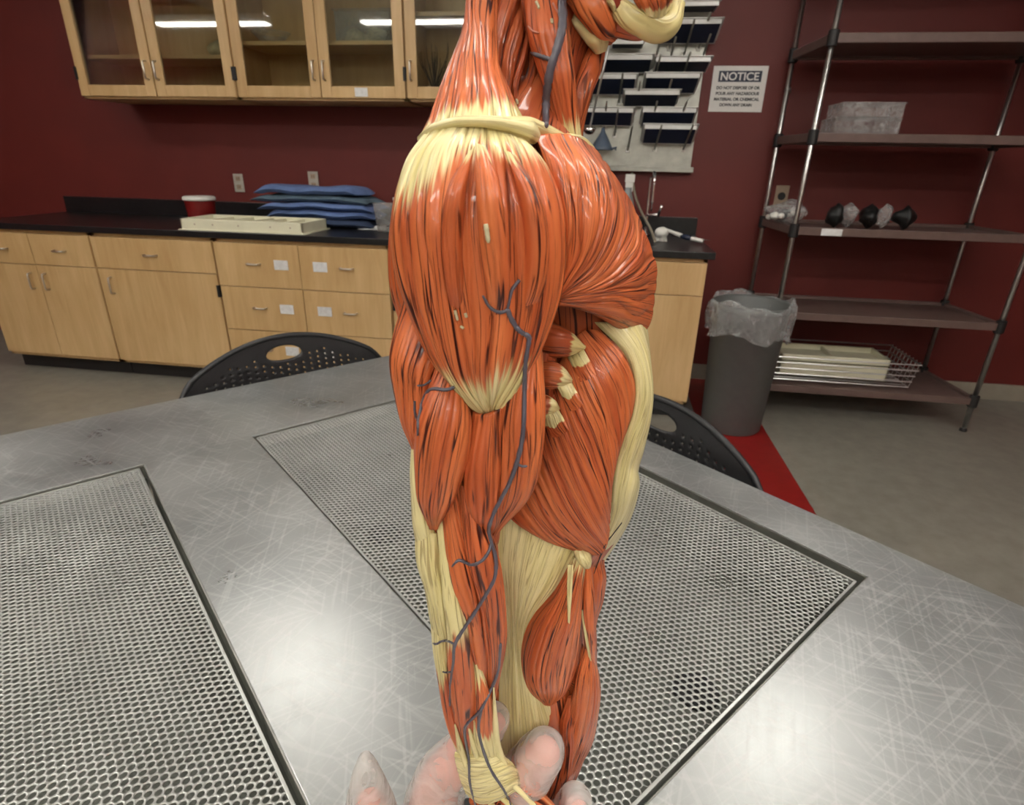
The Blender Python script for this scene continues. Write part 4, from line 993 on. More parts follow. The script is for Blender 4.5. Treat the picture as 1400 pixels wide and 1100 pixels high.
# --- head and neck
muscle('splenius_muscle', [[(684, -30, 240), (676, 30, 238), (671, 70, 236), (676, 100, 232)], [(700, -30, 238), (690, 25, 236), (680, 65, 234), (680, 104, 231)], [(716, -20, 238), (704, 25, 236), (692, 65, 234), (684, 108, 231)]], 4, 4, .6, tone=.45)
muscle('levator_scapulae_muscle', [[(708, 0, 240), (694, 40, 237), (682, 85, 234), (682, 118, 230)], [(716, 10, 240), (704, 50, 237), (692, 95, 234), (690, 128, 230)], [(724, 25, 240), (712, 65, 237), (702, 105, 234), (698, 138, 230)]], 4, 4, .6, tone=.35)
muscle('scalene_muscle', [[(720, 30, 240), (708, 80, 237), (697, 120, 234), (702, 146, 230)], [(728, 45, 240), (717, 90, 237), (708, 125, 234), (710, 155, 230)]], 4, 3, .6, tone=.3)
muscle('scalene_muscle', [[(728, 60, 241), (719, 100, 238), (712, 135, 234), (716, 164, 230)], [(740, 80, 241), (731, 115, 238), (724, 145, 234), (722, 168, 230)]], 4, 3, .6, tone=.4)
muscle('omohyoid_muscle', [[(733, 96, 238), (727, 125, 236), (722, 150, 232), (724, 170, 228)], [(748, 110, 238), (740, 132, 236), (737, 155, 232), (740, 176, 228)]], 3, 3, .5, tone=.15)
muscle('sternocleidomastoid_muscle', [[(704, -40, 238), (719, 36, 234), (728, 74, 232), (742, 120, 230), (760, 182, 228)], [(728, -40, 234), (737, 36, 231), (745, 76, 230), (755, 122, 229), (770, 186, 228)],
        [(750, -40, 234), (757, 36, 231), (762, 78, 230), (770, 124, 229), (782, 189, 229)], [(772, -40, 238), (776, 36, 234), (779, 78, 233), (785, 124, 232), (796, 193, 231)]], 6, 7, .5, t1=[.97, .95, .93, .93], nu=80)
muscle('sternohyoid_muscle', [[(805, 60, 246), (796, 95, 244), (786, 130, 240), (782, 175, 236)], [(816, 62, 244), (805, 98, 242), (794, 130, 238), (788, 182, 234)], [(831, 60, 250), (816, 98, 248), (802, 132, 244), (795, 190, 238)]], 4, 4, .5, tone=.1)
muscle('omohyoid_muscle', [[(806, 66, 243), (795, 90, 241), (786, 112, 239)], [(813, 72, 243), (801, 97, 241), (789, 122, 239)]], 2.5, 2, .4, tone=.2)
lump_c = P(790, 60, .240)
def ball(name, px, py, d, r, m, sq=(1, 1, 1), seed=1, amp=.12): return lump(P(px, py, d/1000.), r/1000., seed, name, m, fig, sq, amp, 14)
ball('gland', 787, 55, 248, 9, 'gland_dark', (.8, .5, 1.5), 3, .2)
muscle('larynx_cartilage', [[(778, 18, 243), (785, 32, 241), (800, 52, 241), (810, 68, 243)], [(788, 20, 240), (800, 34, 238), (814, 52, 238), (820, 72, 241)], [(800, 28, 243), (815, 42, 242), (828, 56, 243), (829, 68, 246)]], 3.5, 4, .2, cream=True, tone=0)
muscle('digastric_muscle', [[(770, 2, 240), (790, 20, 237), (812, 42, 239), (832, 62, 244)], [(790, -12, 236), (808, 10, 233), (824, 34, 236), (838, 52, 244)], [(814, -20, 238), (824, 4, 236), (834, 28, 238), (846, 48, 246)]], 5, 5, .4)
muscle('mylohyoid_muscle', [[(824, 8, 243), (840, 18, 242), (862, 30, 243), (894, 42, 248)], [(826, 22, 241), (842, 32, 239), (866, 40, 241), (896, 46, 248)], [(828, 42, 244), (844, 46, 243), (868, 48, 245), (895, 47, 250)]], 4, 4, .4, tone=.05)
muscle('gland_muscle', [[(806, -16, 238), (818, 2, 236), (832, 24, 237)], [(828, -20, 236), (836, 0, 234), (846, 20, 236)], [(848, -16, 238), (850, 2, 236), (858, 18, 238)]], 4, 5, .9, tone=.95)
muscle('jaw_ligament', [[(824, 2, 232), (832, 8, 231), (838, 17, 231)], [(834, -4, 232), (840, 4, 231), (843, 14, 231)]], 2, 2, .2, cream=True)
muscle('mandible', [[(844, 0, 238), (862, 11, 236), (880, 19, 237), (896, 22, 240), (908, 14, 246), (914, -4, 250)], [(836, 2, 236), (854, 18, 233), (874, 30, 234), (898, 40, 238), (917, 30, 246), (925, 4, 252)], [(830, 4, 240), (848, 18, 238), (870, 32, 240), (894, 41, 246), (914, 32, 252), (923, -2, 258)]], 4.5, 4, .15, ends=(.7, .7), cream=True, sharp=.6)
muscle('chin_muscle', [[(850, -30, 235), (862, -6, 231), (876, 17, 231)], [(872, -36, 233), (880, -8, 229), (890, 24, 231)], [(892, -40, 233), (898, -10, 230), (902, 24, 235)], [(916, -44, 243), (918, -12, 241), (917, 10, 245)]], 3, 7, .5, t1=[.86, .82, .82, .84])
muscle('cheek_muscle', [[(846, -120, 240), (850, -70, 236), (856, -22, 236)], [(890, -130, 236), (892, -75, 234), (896, -24, 234)], [(925, -130, 250), (935, -75, 248), (930, -20, 250)]], 6, 8, .5)
muscle('masseter_muscle', [[(770, -150, 238), (780, -80, 230), (800, -10, 234)], [(800, -150, 234), (812, -80, 226), (826, -8, 231)], [(830, -150, 238), (838, -80, 231), (846, -8, 236)]], 7, 8, .5, t0=[.25, .3, .25])

# --- shoulder girdle
muscle('trapezius_muscle', [[(648, -60, 246), (649, 0, 244), (640, 44, 240), (617, 94, 232), (592, 153, 216), (573, 188, 210)], [(652, -60, 240), (654, 0, 238), (648, 50, 234), (632, 100, 225), (616, 148, 211), (603, 180, 204)],
        [(658, -60, 238), (659, 0, 236), (657, 50, 232), (652, 100, 222), (650, 145, 209), (646, 176, 201)], [(664, -60, 238), (664, 0, 236), (664, 50, 232), (667, 100, 223), (680, 140, 211), (688, 172, 203)],
        [(668, -60, 242), (668, 0, 240), (671, 44, 237), (680, 94, 230), (700, 132, 218), (718, 166, 210)]], 6, 9, .6, ends=(.8, .3), t1=[.97, .88, .85, .86, .88], nu=90)
muscle('shoulder_blade_muscle', [[(590, 178, 222), (556, 240, 226), (540, 320, 230), (541, 400, 228), (556, 470, 226)], [(600, 180, 214), (568, 240, 214), (552, 320, 218), (552, 400, 218), (565, 465, 218)], [(612, 182, 208), (585, 240, 208), (572, 320, 210), (572, 400, 212), (580, 460, 214)]], 4, 8, .7, tone=.1)
# --- torso sheets
muscle('rectus_sheath', [[(812, 440, 224), (850, 480, 220), (868, 528, 221), (862, 562, 221), (847, 594, 221), (836, 626, 221), (832, 660, 222), (828, 704, 224), (808, 776, 234)],
        [(838, 440, 224), (866, 482, 221), (876, 530, 220), (871, 566, 220), (860, 600, 220), (849, 632, 221), (846, 664, 221), (838, 710, 224), (809, 781, 238)],
        [(864, 438, 232), (878, 484, 229), (882, 532, 228), (878, 572, 227), (870, 608, 227), (861, 640, 229), (861, 668, 227), (848, 716, 232), (810, 785, 246)],
        [(884, 432, 256), (887, 486, 256), (886, 536, 256), (879, 578, 256), (876, 614, 256), (869, 642, 256), (872, 672, 256), (857, 720, 256), (811, 790, 262)]], 4, 4, .3, cream=True, ends=(.7, .1), sharp=.7, nu=100)
muscle('external_oblique_muscle', [[(822, 452, 222), (852, 482, 217), (867, 522, 219), (864, 555, 219), (846, 597, 219)], [(800, 452, 222), (836, 500, 213), (851, 545, 214), (849, 590, 215), (835, 628, 217)], [(788, 462, 222), (816, 520, 211), (831, 570, 211), (838, 615, 212), (833, 658, 215)],
        [(776, 480, 222), (800, 545, 210), (818, 600, 209), (828, 650, 210), (832, 692, 213)], [(760, 505, 222), (785, 575, 210), (805, 630, 208), (822, 680, 209), (831, 718, 213)], [(745, 530, 222), (768, 600, 211), (790, 660, 208), (812, 706, 209), (829, 740, 213)],
        [(730, 560, 222), (750, 625, 212), (774, 682, 209), (800, 722, 210), (824, 752, 214)], [(715, 600, 222), (730, 655, 213), (752, 700, 210), (780, 733, 211), (811, 756, 215)], [(698, 645, 222), (712, 682, 214), (732, 713, 212), (760, 737, 213), (793, 753, 217)], [(680, 690, 222), (692, 703, 216), (712, 719, 215), (740, 733, 216), (774, 743, 219)]], 3.5, 24, .55, ends=(.5, .4), nu=90, sharp=.35, wob=.5, tone=.12)
muscle('latissimus_muscle', [[(725, 420, 224), (722, 480, 220), (716, 560, 220), (700, 640, 222)], [(745, 425, 222), (742, 480, 216), (736, 560, 216), (716, 640, 219)], [(765, 430, 224), (760, 480, 219), (752, 560, 220), (730, 640, 222)]], 4, 8, .6, tone=.4)
for pts, tt in (([[(732, 438, 212), (768, 446, 210), (800, 473, 213)], [(730, 462, 209), (768, 466, 206), (800, 475, 211)], [(732, 487, 212), (768, 488, 210), (797, 478, 213)]], .62),
                ([[(728, 494, 212), (758, 494, 209), (784, 519, 212)], [(728, 510, 209), (758, 511, 206), (784, 521, 210)], [(728, 529, 212), (756, 531, 209), (781, 524, 212)]], .58),
                ([[(726, 538, 211), (748, 540, 208), (765, 557, 211)], [(726, 552, 209), (748, 553, 206), (765, 559, 209)], [(728, 568, 211), (746, 569, 208), (762, 561, 211)]], .50)):
    pts = [[(p[0], p[1], p[2]+4) for p in f] for f in pts]
    muscle('serratus_slip', pts, 2.2, 6, .5, t1=[tt, tt+.05, tt], ends=(.7, .2), tone=.3)
rebuild()
for pts in ([[(776, 488, 212), (784, 504, 209), (793, 522, 209)], [(787, 484, 212), (797, 500, 209), (806, 518, 209)], [(798, 478, 212), (807, 494, 209), (815, 512, 209)]],
            [[(762, 530, 211), (770, 545, 208), (778, 562, 208)], [(771, 527, 211), (780, 543, 208), (789, 560, 208)], [(782, 523, 211), (790, 538, 208), (797, 552, 209)]],
            [[(738, 570, 211), (746, 584, 208), (754, 598, 208)], [(750, 567, 210), (758, 582, 207), (766, 596, 208)], [(764, 560, 211), (772, 575, 208), (778, 588, 209)]]):
    muscle('oblique_digitation', pts, .8, 5, .35, t0=[.42, .55, .48], ends=(.3, .02), tone=.12, snap=.3, back=1.5)
muscle('pectoralis_major_muscle', [[(731, 186, 212), (745, 225, 206), (762, 290, 203), (769, 340, 203), (762, 396, 203)], [(754, 186, 216), (774, 240, 206), (784, 300, 202), (782, 350, 202), (762, 398, 202)], [(780, 190, 222), (800, 240, 209), (805, 300, 203), (794, 352, 202), (762, 399, 202)],
        [(808, 208, 232), (822, 258, 216), (820, 314, 206), (800, 362, 203), (762, 400, 202)], [(834, 243, 240), (836, 290, 221), (822, 340, 208), (798, 378, 204), (762, 402, 202)], [(858, 281, 244), (851, 322, 222), (826, 360, 209), (798, 386, 204), (762, 403, 202)],
        [(877, 322, 246), (859, 350, 222), (826, 376, 209), (798, 393, 204), (762, 404, 202)], [(892, 365, 248), (863, 377, 223), (828, 389, 210), (798, 398, 204), (762, 405, 202)], [(890, 405, 248), (861, 402, 223), (828, 402, 210), (798, 403, 204), (762, 407, 202)],
        [(885, 440, 246), (859, 430, 223), (828, 419, 211), (797, 412, 205), (762, 409, 202)], [(868, 466, 240), (845, 450, 223), (818, 433, 213), (792, 420, 207), (762, 411, 203)]], 6, 15, .8, ends=(.35, .7), nu=90, nv=200, sharp=.4, wob=.45)
# --- clavicle and shoulder ridge
def ridge(name, pts, r, m=None):
    q = crv([P(p[0], p[1], p[2]/1000.) for p in pts], 60); rr = np.interp(np.linspace(0, 1, 60), np.linspace(0, 1, len(r)), r)/1000.
    gg = Geo().tube(q, list(rr), 16); V = np.array(gg.v); F = gg.f
    uv = np.zeros((len(V), 2)); uv[:, 0] = np.arange(len(V))/16*1.5; uv[:, 1] = (np.arange(len(V)) % 16)*.6
    return finish(name, V, F, uv, {'tendon': np.ones(len(V)), 'groove': np.zeros(len(V)), 'tone': np.zeros(len(V))}, fig)
ridge('shoulder_ridge', [(574, 190, 210), (592, 176, 203), (625, 167, 197), (660, 166, 195), (694, 171, 198), (716, 178, 203), (730, 186, 208)], [1.0, 1.5, 1.6, 1.6, 2.4, 4.2, 2.5])
ridge('clavicle', [(700, 166, 208), (722, 169, 212), (745, 179, 218), (768, 188, 224), (792, 193, 230), (806, 206, 236), (808, 214, 240)], [1.2, 2.2, 2.4, 1.8, 2.0, 2.2, 1.5])
# --- deltoid
D0 = 197
muscle('deltoid_muscle', [[(577, 185, 208), (556, 222, 204), (545, 290, 203), (546, 355, 203), (560, 405, 202), (593, 484, 200), (640, 548, 196), (664, 567, 194)], [(600, 177, 203), (578, 225, 198), (568, 290, 197), (570, 355, 197), (585, 415, 197), (612, 485, 196), (648, 545, 194), (666, 568, 193)],
        [(625, 172, 200), (605, 220, 195), (600, 290, 194), (605, 360, 194), (615, 430, 194), (634, 500, 194), (655, 550, 193), (667, 569, 193)], [(650, 170, 199), (640, 220, 194), (635, 290, 193), (640, 360, 193), (648, 430, 193), (655, 500, 193), (664, 550, 193), (669, 570, 193)],
        [(672, 173, 200), (680, 215, 195), (685, 280, 194), (690, 350, 194), (690, 420, 194), (684, 490, 193), (676, 545, 193), (671, 570, 193)], [(692, 178, 204), (715, 215, 199), (730, 275, 198), (736, 345, 197), (730, 415, 197), (708, 490, 195), (686, 548, 193), (672, 569, 193)],
        [(706, 186, 209), (740, 223, 206), (764, 275, 205), (771, 330, 204), (765, 400, 203), (728, 488, 199), (690, 548, 195), (674, 568, 194)]], 13, 13, 1.0, ends=(.18, .04), t0=[.25, .25, .21, .12, .13, .16, .18], t1=[.80, .74, .73, .76, .73, .72, .79], nu=150, nv=190, sharp=.55, wob=.55)
# deeper bundles that part over the deltoid
for pts in ([[(636, 215, 184), (612, 262, 181), (604, 330, 181), (612, 400, 181), (622, 440, 184)], [(648, 200, 184), (636, 262, 179), (632, 330, 179), (634, 400, 180), (634, 450, 184)]],
            [[(650, 195, 184), (650, 255, 179), (655, 330, 178), (664, 400, 180), (668, 450, 184)], [(664, 200, 184), (684, 255, 179), (694, 330, 178), (696, 400, 180), (684, 455, 184)]],
            [[(690, 205, 187), (710, 260, 183), (720, 330, 182), (716, 400, 184), (700, 450, 187)], [(706, 212, 189), (736, 270, 187), (748, 335, 187), (740, 400, 188), (716, 450, 189)]]):
    muscle('deltoid_bundle', pts, 3.2, 5, .6, ends=(.05, .05), t0=[.06, .06], nu=70, back=1.0, wob=.5)
# --- upper arm
muscle('triceps_long_head', [[(552, 408, 206), (541, 460, 204), (540, 500, 203), (548, 540, 202), (560, 580, 201), (567, 618, 201)], [(566, 420, 200), (556, 470, 198), (556, 512, 197), (562, 552, 197), (568, 592, 198), (571, 622, 199)], [(585, 450, 197), (575, 490, 195), (572, 522, 195), (574, 562, 195), (576, 598, 197), (575, 628, 198)], [(606, 480, 196), (596, 505, 195), (590, 532, 195), (586, 568, 196), (583, 604, 197), (579, 634, 199)]], 6, 10, .6, nu=80)
muscle('triceps_tendon', [[(563, 588, 201), (564, 650, 199), (566, 710, 197), (570, 765, 196)], [(569, 590, 197), (573, 650, 195), (578, 712, 193), (583, 758, 193)], [(576, 598, 196), (584, 655, 194), (592, 717, 193), (600, 748, 193)]], 3, 3, .15, cream=True, ends=(.3, .02))
muscle('triceps_lateral_head', [[(600, 488, 195), (585, 540, 193), (574, 590, 193), (578, 640, 193), (584, 680, 193), (590, 716, 194)], [(611, 502, 193), (600, 550, 189), (592, 600, 188), (590, 650, 189), (590, 690, 191), (592, 717, 193)], [(622, 518, 193), (622, 560, 189), (614, 610, 188), (605, 660, 189), (598, 695, 191), (594, 718, 193)], [(634, 540, 195), (643, 582, 193), (640, 622, 193), (627, 657, 193), (609, 692, 193), (596, 719, 194)]], 8, 12, .65, nu=80)
muscle('brachialis_muscle', [[(646, 560, 195), (640, 610, 194), (638, 655, 194), (645, 695, 194), (656, 722, 195)], [(660, 565, 191), (655, 620, 190), (654, 668, 190), (658, 702, 191), (663, 728, 194)], [(676, 560, 191), (673, 620, 190), (672, 672, 190), (670, 708, 191), (668, 730, 194)], [(694, 540, 195), (690, 610, 194), (687, 662, 193), (681, 698, 194), (671, 732, 195)]], 6, 8, .6, nu=80)
muscle('biceps_muscle', [[(704, 500, 197), (688, 560, 196), (683, 620, 195), (680, 680, 195), (667, 726, 196)], [(714, 485, 194), (704, 560, 192), (701, 620, 191), (693, 675, 192), (671, 727, 195)], [(727, 462, 196), (722, 540, 193), (719, 610, 192), (707, 672, 193), (676, 724, 196)], [(738, 440, 203), (739, 530, 201), (736, 602, 200), (724, 652, 200), (684, 716, 200)]], 7, 10, .55, nu=80)
# --- forearm
muscle('brachioradialis_muscle', [[(628, 655, 196), (634, 715, 193), (646, 780, 192), (658, 835, 193), (664, 890, 195), (668, 948, 198)], [(640, 668, 193), (652, 722, 189), (664, 780, 188), (673, 835, 190), (676, 890, 193), (672, 950, 197)], [(656, 705, 195), (673, 745, 194), (683, 790, 194), (688, 842, 195), (687, 888, 197), (677, 952, 199)]], 6, 8, .6, nu=80)
muscle('extensor_radialis_muscle', [[(604, 705, 196), (612, 772, 193), (621, 815, 192), (633, 855, 193), (645, 900, 195), (656, 955, 198)], [(612, 680, 194), (626, 755, 189), (639, 810, 188), (650, 855, 190), (657, 900, 193), (661, 955, 197)], [(628, 652, 196), (640, 742, 192), (653, 803, 191), (663, 850, 192), (667, 900, 194), (667, 955, 198)]], 5, 7, .6, nu=80, t1=[.97, .97, .97])
muscle('elbow_fascia', [[(567, 720, 198), (571, 762, 196), (584, 802, 196), (590, 845, 197), (595, 892, 198)], [(582, 722, 193), (588, 766, 191), (598, 806, 191), (604, 848, 192), (606, 890, 194)], [(597, 730, 192), (603, 772, 190), (610, 812, 190), (614, 850, 191), (616, 880, 194)]], 4, 5, .35, cream=True, nu=70)
muscle('extensor_digitorum_muscle', [[(598, 712, 196), (607, 790, 191), (614, 850, 190), (614, 900, 191), (618, 950, 194), (626, 1000, 198), (634, 1040, 200)], [(603, 710, 195), (615, 795, 188), (626, 850, 187), (630, 900, 188), (634, 950, 191), (638, 1000, 195), (646, 1042, 198)], [(609, 708, 196), (624, 800, 190), (638, 852, 189), (646, 900, 191), (652, 950, 194), (652, 1000, 197), (658, 1044, 199)]], 5, 7, .55, t0=[.42, .38, .36], t1=[.92, .93, .92], nu=100)
muscle('extensor_ulnaris_muscle', [[(588, 830, 197), (592, 870, 197), (600, 915, 198), (609, 970, 200), (621, 1012, 202), (632, 1044, 203)], [(597, 832, 193), (602, 872, 193), (609, 915, 194), (617, 970, 197), (628, 1012, 199), (638, 1044, 201)], [(606, 834, 193), (612, 874, 192), (618, 915, 193), (626, 970, 196), (634, 1012, 199), (644, 1044, 201)]], 3.5, 5, .45, t0=[.38, .45, .3], t1=[.78, .8, .8], nu=80)
muscle('thumb_extensor_muscle', [[(640, 895, 192), (648, 940, 193), (646, 985, 195), (652, 1020, 197), (664, 1046, 199)], [(652, 905, 191), (660, 948, 191), (662, 990, 193), (666, 1022, 195), (676, 1046, 198)], [(664, 930, 193), (672, 960, 194), (677, 995, 196), (681, 1024, 198), (688, 1046, 200)]], 4, 6, .45, t0=[.3, .12, .1], t1=[.5, .55, .45], nu=80)
for pts in ([(660, 955), (664, 985), (668, 1015), (682, 1046)], [(668, 950), (672, 985), (676, 1015), (690, 1044)], [(675, 940), (677, 985), (680, 1015), (686, 1036)], [(648, 985), (652, 1010), (660, 1030), (670, 1048)], [(640, 990), (646, 1012), (652, 1032), (658, 1050)], [(622, 990), (628, 1015), (634, 1034), (640, 1052)]):
    q = crv([P(p[0], p[1], (.190+.0020*k)) for k, p in enumerate(pts)], 30); gg = Geo().tube(q, list(np.interp(np.linspace(0, 1, 30), [0, .35, 1], [.0003, .0015, .0017])), 10); V = np.array(gg.v)
    uv = np.zeros((len(V), 2)); uv[:, 0] = np.arange(len(V))/10; uv[:, 1] = (np.arange(len(V)) % 10)*.4
    finish('wrist_tendon', V, gg.f, uv, {'tendon': np.ones(len(V)), 'groove': np.zeros(len(V)), 'tone': np.zeros(len(V))}, fig)
# forearm and hand core
body('forearm_core', [(590, 662, 660, 204, 6), (582, 680, 740, 206, 9), (598, 684, 820, 207, 10), (606, 683, 900, 207, 9), (618, 676, 970, 207, 7), (630, 680, 1030, 206, 6), (640, 700, 1070, 206, 6)], tone=.2)
body('arm_core', [(575, 745, 260, 214, 10), (566, 748, 380, 214, 11), (556, 736, 460, 212, 10), (560, 730, 560, 210, 9), (572, 718, 640, 208, 8), (588, 690, 700, 207, 7), (592, 682, 740, 207, 7)], tone=.3)
muscle('wrist_retinaculum', [[(622, 1028, 201), (640, 1031, 195), (660, 1031, 194), (676, 1028, 196), (690, 1036, 203)], [(628, 1048, 201), (646, 1053, 195), (666, 1050, 194), (686, 1044, 196), (702, 1050, 203)], [(634, 1068, 201), (652, 1075, 195), (674, 1071, 194), (696, 1062, 197), (712, 1066, 204)], [(642, 1088, 202), (658, 1097, 196), (682, 1092, 195), (704, 1080, 198), (719, 1078, 205)]], 3.2, 11, .7, cream=True, ends=(.6, .6), nu=70, wob=.8, sharp=.35)
body('hand_core', [(640, 712, 1074, 206, 6), (650, 738, 1100, 206, 8), (664, 760, 1130, 206, 8), (684, 764, 1170, 206, 6)], tone=.0)
for pts, r in (([(712, 1074, 200), (736, 1092, 199), (758, 1116, 200), (770, 1150, 204)], 4.0), ([(690, 1090, 199), (716, 1120, 199), (738, 1165, 201), (742, 1205, 206)], 3.4), ([(676, 1096, 199), (698, 1130, 199), (716, 1175, 201), (718, 1220, 206)], 3.4), ([(662, 1096, 200), (680, 1132, 200), (694, 1175, 202), (694, 1215, 206)], 3.2), ([(648, 1092, 202), (662, 1130, 203), (670, 1165, 205), (668, 1195, 208)], 2.8)):
    q = crv([P(*p[:2], p[2]/1000.) for p in pts], 30); gg = Geo().tube(q, list(np.interp(np.linspace(0, 1, 30), [0, .5, .92, 1], [r/1000*1.0, r/1000*1.0, r/1000*.8, r/1000*.4])), 14); V = np.array(gg.v)
    uv = np.zeros((len(V), 2)); uv[:, 0] = np.arange(len(V))/14*1.2; uv[:, 1] = (np.arange(len(V)) % 14)*.8
    finish('figure_finger', V, gg.f, uv, {'tendon': np.full(len(V), -.06), 'groove': np.zeros(len(V)), 'tone': np.zeros(len(V))}, fig)
for pts in ([(700, 1072, 196), (718, 1088, 195), (742, 1112, 196)], [(684, 1088, 194.5), (700, 1104, 195), (724, 1140, 197)], [(668, 1094, 195), (684, 1116, 195.5), (704, 1150, 197)]):
    q = crv([P(*p[:2], p[2]/1000.) for p in pts], 20); gg = Geo().tube(q, .0014, 8); V = np.array(gg.v)
    finish('hand_tendon', V, gg.f, np.zeros((len(V), 2)), {'tendon': np.ones(len(V)), 'groove': np.zeros(len(V)), 'tone': np.zeros(len(V))}, fig)

# --- hip and thigh
muscle('gluteal_fascia', [[(664, 690, 226), (668, 760, 222), (680, 820, 221), (684, 870, 222), (682, 950, 224), (682, 1050, 226)], [(696, 705, 222), (693, 768, 217), (698, 830, 217), (700, 880, 219), (700, 950, 221), (703, 1050, 224)], [(738, 730, 219), (721, 785, 215), (711, 836, 216), (708, 882, 219), (716, 950, 221), (728, 1050, 224)],
        [(773, 742, 219), (751, 791, 216), (721, 839, 217), (713, 882, 220), (730, 950, 221), (748, 1045, 225)], [(803, 755, 222), (770, 797, 220), (729, 846, 220), (717, 882, 222), (748, 952, 223), (772, 1000, 228)]], 3, 14, .25, cream=True, nu=100, ends=(.5, .5), sharp=.35)
body('iliac_knob', [(787, 797, 744, 216, 2.5), (784, 806, 752, 215, 5), (788, 809, 762, 215, 5.5), (794, 808, 770, 216, 4)], cream=1., nseg=20)
muscle('tensor_fasciae_latae_muscle', [[(784, 760, 218), (759, 806, 217), (724, 846, 218), (713, 890, 219), (721, 936, 220), (742, 960, 222)], [(789, 762, 215), (770, 815, 211), (745, 860, 210), (732, 905, 212), (735, 942, 216), (747, 961, 221)], [(795, 764, 214), (781, 820, 209), (766, 870, 208), (757, 915, 211), (755, 946, 216), (752, 961, 221)], [(801, 768, 217), (795, 820, 215), (793, 870, 215), (787, 915, 217), (774, 946, 219), (758, 959, 222)]], 4, 11, .5, t0=[.04, .05, .05, .05], nu=90)
muscle('thigh_tendon', [[(776, 772, 209), (775, 810, 205), (776, 850, 203.5)], [(784, 772, 208.5), (782, 810, 204.5), (779, 852, 203.5)]], 1.2, 2, .2, cream=True)
muscle('sartorius_muscle', [[(796, 766, 219), (797, 820, 218), (798, 870, 219), (806, 925, 226)], [(803, 768, 219), (804, 820, 217), (806, 870, 219), (812, 925, 227)], [(810, 772, 224), (809, 820, 223), (812, 870, 226), (816, 925, 232)]], 3, 4, .5)
muscle('sartorius_tendon', [[(794, 835, 216), (799, 870, 216), (806, 905, 219)], [(797, 833, 215.5), (804, 872, 216), (811, 918, 221)]], 1.0, 2, .2, cream=True)
muscle('hip_flexor_muscle', [[(806, 772, 232), (806, 810, 232), (806, 850, 234)], [(822, 764, 240), (819, 800, 240), (813, 850, 240)], [(824, 770, 252), (820, 805, 252), (814, 855, 252)]], 3, 4, .5)
muscle('rectus_femoris_muscle', [[(796, 880, 220), (788, 920, 218), (780, 960, 220), (774, 1010, 226), (768, 1060, 232)], [(804, 890, 220), (799, 925, 216), (795, 970, 217), (786, 1015, 222), (774, 1065, 230)], [(811, 900, 226), (811, 930, 222), (808, 972, 223), (796, 1020, 228), (778, 1070, 234)], [(815, 905, 238), (818, 933, 236), (816, 970, 237), (805, 1024, 240), (768, 1078, 242)]], 3.6, 8, .5, nu=80)
muscle('vastus_muscle', [[(776, 952, 222), (766, 985, 223), (768, 1020, 226), (762, 1060, 230), (746, 1095, 236)], [(784, 950, 221), (778, 990, 220), (778, 1025, 224), (770, 1062, 229), (750, 1098, 236)], [(790, 950, 221), (788, 990, 220), (786, 1025, 224), (776, 1062, 230), (754, 1098, 237)]], 4, 6, .6, nu=70, tone=.1)

# --- vessels laid on the surface
rebuild()
def vessel(name, pts, r, m='vein'):
    q = [on_surface(*p[:2], r/1000.) for p in crv([p[:2] for p in pts], max(10, len(pts)*6))]
    q = np.array([x for x in q if x is not None])
    for _ in range(3): q[1:-1] = q[1:-1]*.5+(q[:-2]+q[2:])*.25
    nn = len(q); rr = np.interp(np.linspace(0, 1, nn), [0, .1, .85, 1], [r*.95, r, r*.92, r*.5])/1000.
    rs = np.random.RandomState(int(pts[0][0])); rr = rr*(1+.08*rs.randn(nn))
    return Geo().tube(q, list(rr), 10).build(name, m, fig, smooth=True)
vessel('jugular_vein', [(772, -30), (768, 0), (769, 33), (762, 65), (753, 92), (748, 122), (746, 153), (747, 172)], 1.55)
vessel('jugular_branch', [(757, 84), (748, 80), (736, 76), (726, 72)], .75)
vessel('small_artery', [(756, 4), (762, 16), (770, 28)], .35, 'artery_pink'); vessel('small_artery', [(722, 36), (729, 43), (737, 45)], .35, 'artery_pink')
vessel('cephalic_vein', [(694, 423), (698, 434), (705, 446), (714, 455), (723, 460), (722, 473), (718, 497), (717, 543), (715, 593), (707, 631), (696, 661), (688, 676), (675, 701), (668, 723), (672, 742), (678, 764), (676, 791), (661, 818), (645, 843), (631, 864), (621, 883), (620, 904), (616, 931), (615, 964)], .85)
vessel('vein_branch', [(710, 383), (700, 396), (696, 412), (694, 423)], .6); vessel('vein_branch', [(694, 423), (684, 427), (670, 420), (660, 404)], .6)
vessel('vein_branch', [(706, 633), (713, 637), (721, 637)], .55); vessel('vein_branch', [(672, 742), (667, 756), (658, 767), (645, 772), (633, 767), (626, 766), (618, 774)], .7)
vessel('vein_branch', [(621, 880), (613, 876), (604, 876), (597, 880), (592, 879)], .55); vessel('vein_branch', [(616, 918), (611, 919), (605, 918)], .45)
vessel('forearm_vein', [(684, 880), (681, 917), (669, 947), (656, 972), (639, 988), (635, 1003), (641, 1037), (642, 1067), (647, 1089), (652, 1108)], .75)
vessel('forearm_vein', [(658, 968), (654, 996), (661, 1026), (672, 1054), (690, 1081), (699, 1102)], .75)
vessel('triceps_vein', [(621, 529), (609, 533), (591, 531), (581, 540), (575, 560), (572, 577), (571, 595)], .65); vessel('triceps_vein', [(589, 520), (580, 526), (570, 527)], .45); vessel('triceps_vein', [(567, 548), (567, 562), (570, 575)], .45)
for k, pts in enumerate(([(664, 306), (666, 320), (668, 332)], [(622, 424), (624, 431), (626, 438)], [(636, 428), (638, 434)], [(630, 446), (634, 449)], [(733, 2), (736, 8), (737, 12)], [(754, 26), (755, 32)], [(706, 136), (708, 142)])):
    vessel('paint_chip', pts, .75 if k == 0 else .5, 'bone_dry')
vessel('panel_seam', [(850, 714), (838, 730), (827, 745), (819, 765), (812, 784)], .35, 'dark_gap')

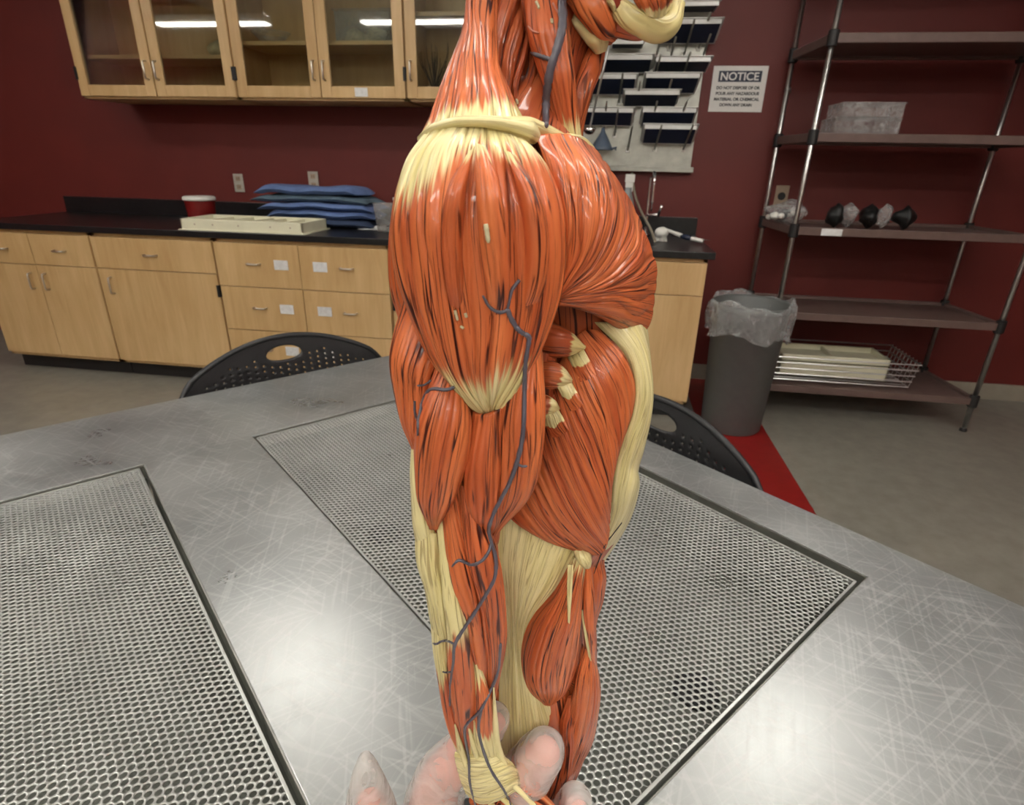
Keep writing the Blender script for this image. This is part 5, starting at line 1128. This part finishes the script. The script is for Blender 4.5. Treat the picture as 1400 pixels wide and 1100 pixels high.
# ------------------------------------------------------------------ gloved hand steadying the figure
hc = P(600, 1260, .205)
hand = empty('person', tuple(hc), 'hand in a translucent milky glove holding the figure behind its wrist', 'hand')
def skinned(name, chains, m, parent, lev=2, noise=0.):
    vs, es, rad = [], [], []
    for ch in chains:
        prev = None
        for (p, r) in ch:
            if isinstance(p, int): prev = p; continue
            vs.append(np.array(p)-root_org(parent)); rad.append(r)
            if prev is not None: es.append((prev, len(vs)-1))
            prev = len(vs)-1
    me = bpy.data.meshes.new(name); me.from_pydata([tuple(v) for v in vs], es, []); me.update()
    o = bpy.data.objects.new(name, me); COL.objects.link(o); o.parent = parent; ORG[o.name] = root_org(parent)
    sk = o.modifiers.new('skin', 'SKIN'); sk.use_smooth_shade = True; sk.branch_smoothing = .6
    for i, r in enumerate(rad): me.skin_vertices[0].data[i].radius = (r, r); me.skin_vertices[0].data[i].use_root = (i == 0)
    ss = o.modifiers.new('sub', 'SUBSURF'); ss.levels = lev; ss.render_levels = lev
    if noise:
        tx = bpy.data.textures.new(name+'_folds', 'CLOUDS'); tx.noise_scale = .018
        dm = o.modifiers.new('folds', 'DISPLACE'); dm.texture = tx; dm.strength = noise; dm.mid_level = .5
    me.materials.append(MATS[m]); return o
def q(px, py, d): return P(px, py, d/1000.)
def hand_chains(k, ex, thumb):
    c = [[(q(640, 1250, 216), .022*k), (np.array([-.13, .06, .90]), .025*k), (np.array([-.22, -.07, .96]), .028*k), (np.array([-.29, -.22, 1.01]), .034*k)]]
    c.append([(0, 0), (q(612, 1185, 214), .020*k), (q(588, 1120, 213), .0165*k), (q(600, 1066, 213), .0130*k), (q(630, 1030, 213), .0105*k), (q(664, 1002, 213), .0088*k), (q(684, 976-ex, 213), .0055*k)])
    c.append([(0, 0), (q(680, 1185, 213), .017*k), (q(690, 1120, 211), .0135*k), (q(708, 1070, 209), .0120*k), (q(738, 1034, 208), .0112*k), (q(758, 1012-ex, 208), .0074*k)])
    c.append([(0, 0), (q(740, 1200, 214), .014*k), (q(766, 1150, 212), .0115*k), (q(780, 1112, 211), .0100*k), (q(792, 1090-ex, 210), .0066*k)])
    c.append([(0, 0), (q(560, 1210, 206), .017*k), (q(516, 1150, 198), .0135*k)]+thumb)
    return c
skinned('hand_skin', hand_chains(1.0, -4, [(q(506, 1105, 196), .0095), (q(506, 1082, 196), .0055)]), 'skin', hand)
skinned('glove', hand_chains(1.28, 9, [(q(505, 1096, 196), .0138), (q(501, 1058, 196), .0085), (q(499, 1028, 196), .0022)]), 'glove', hand, noise=.002, lev=3)
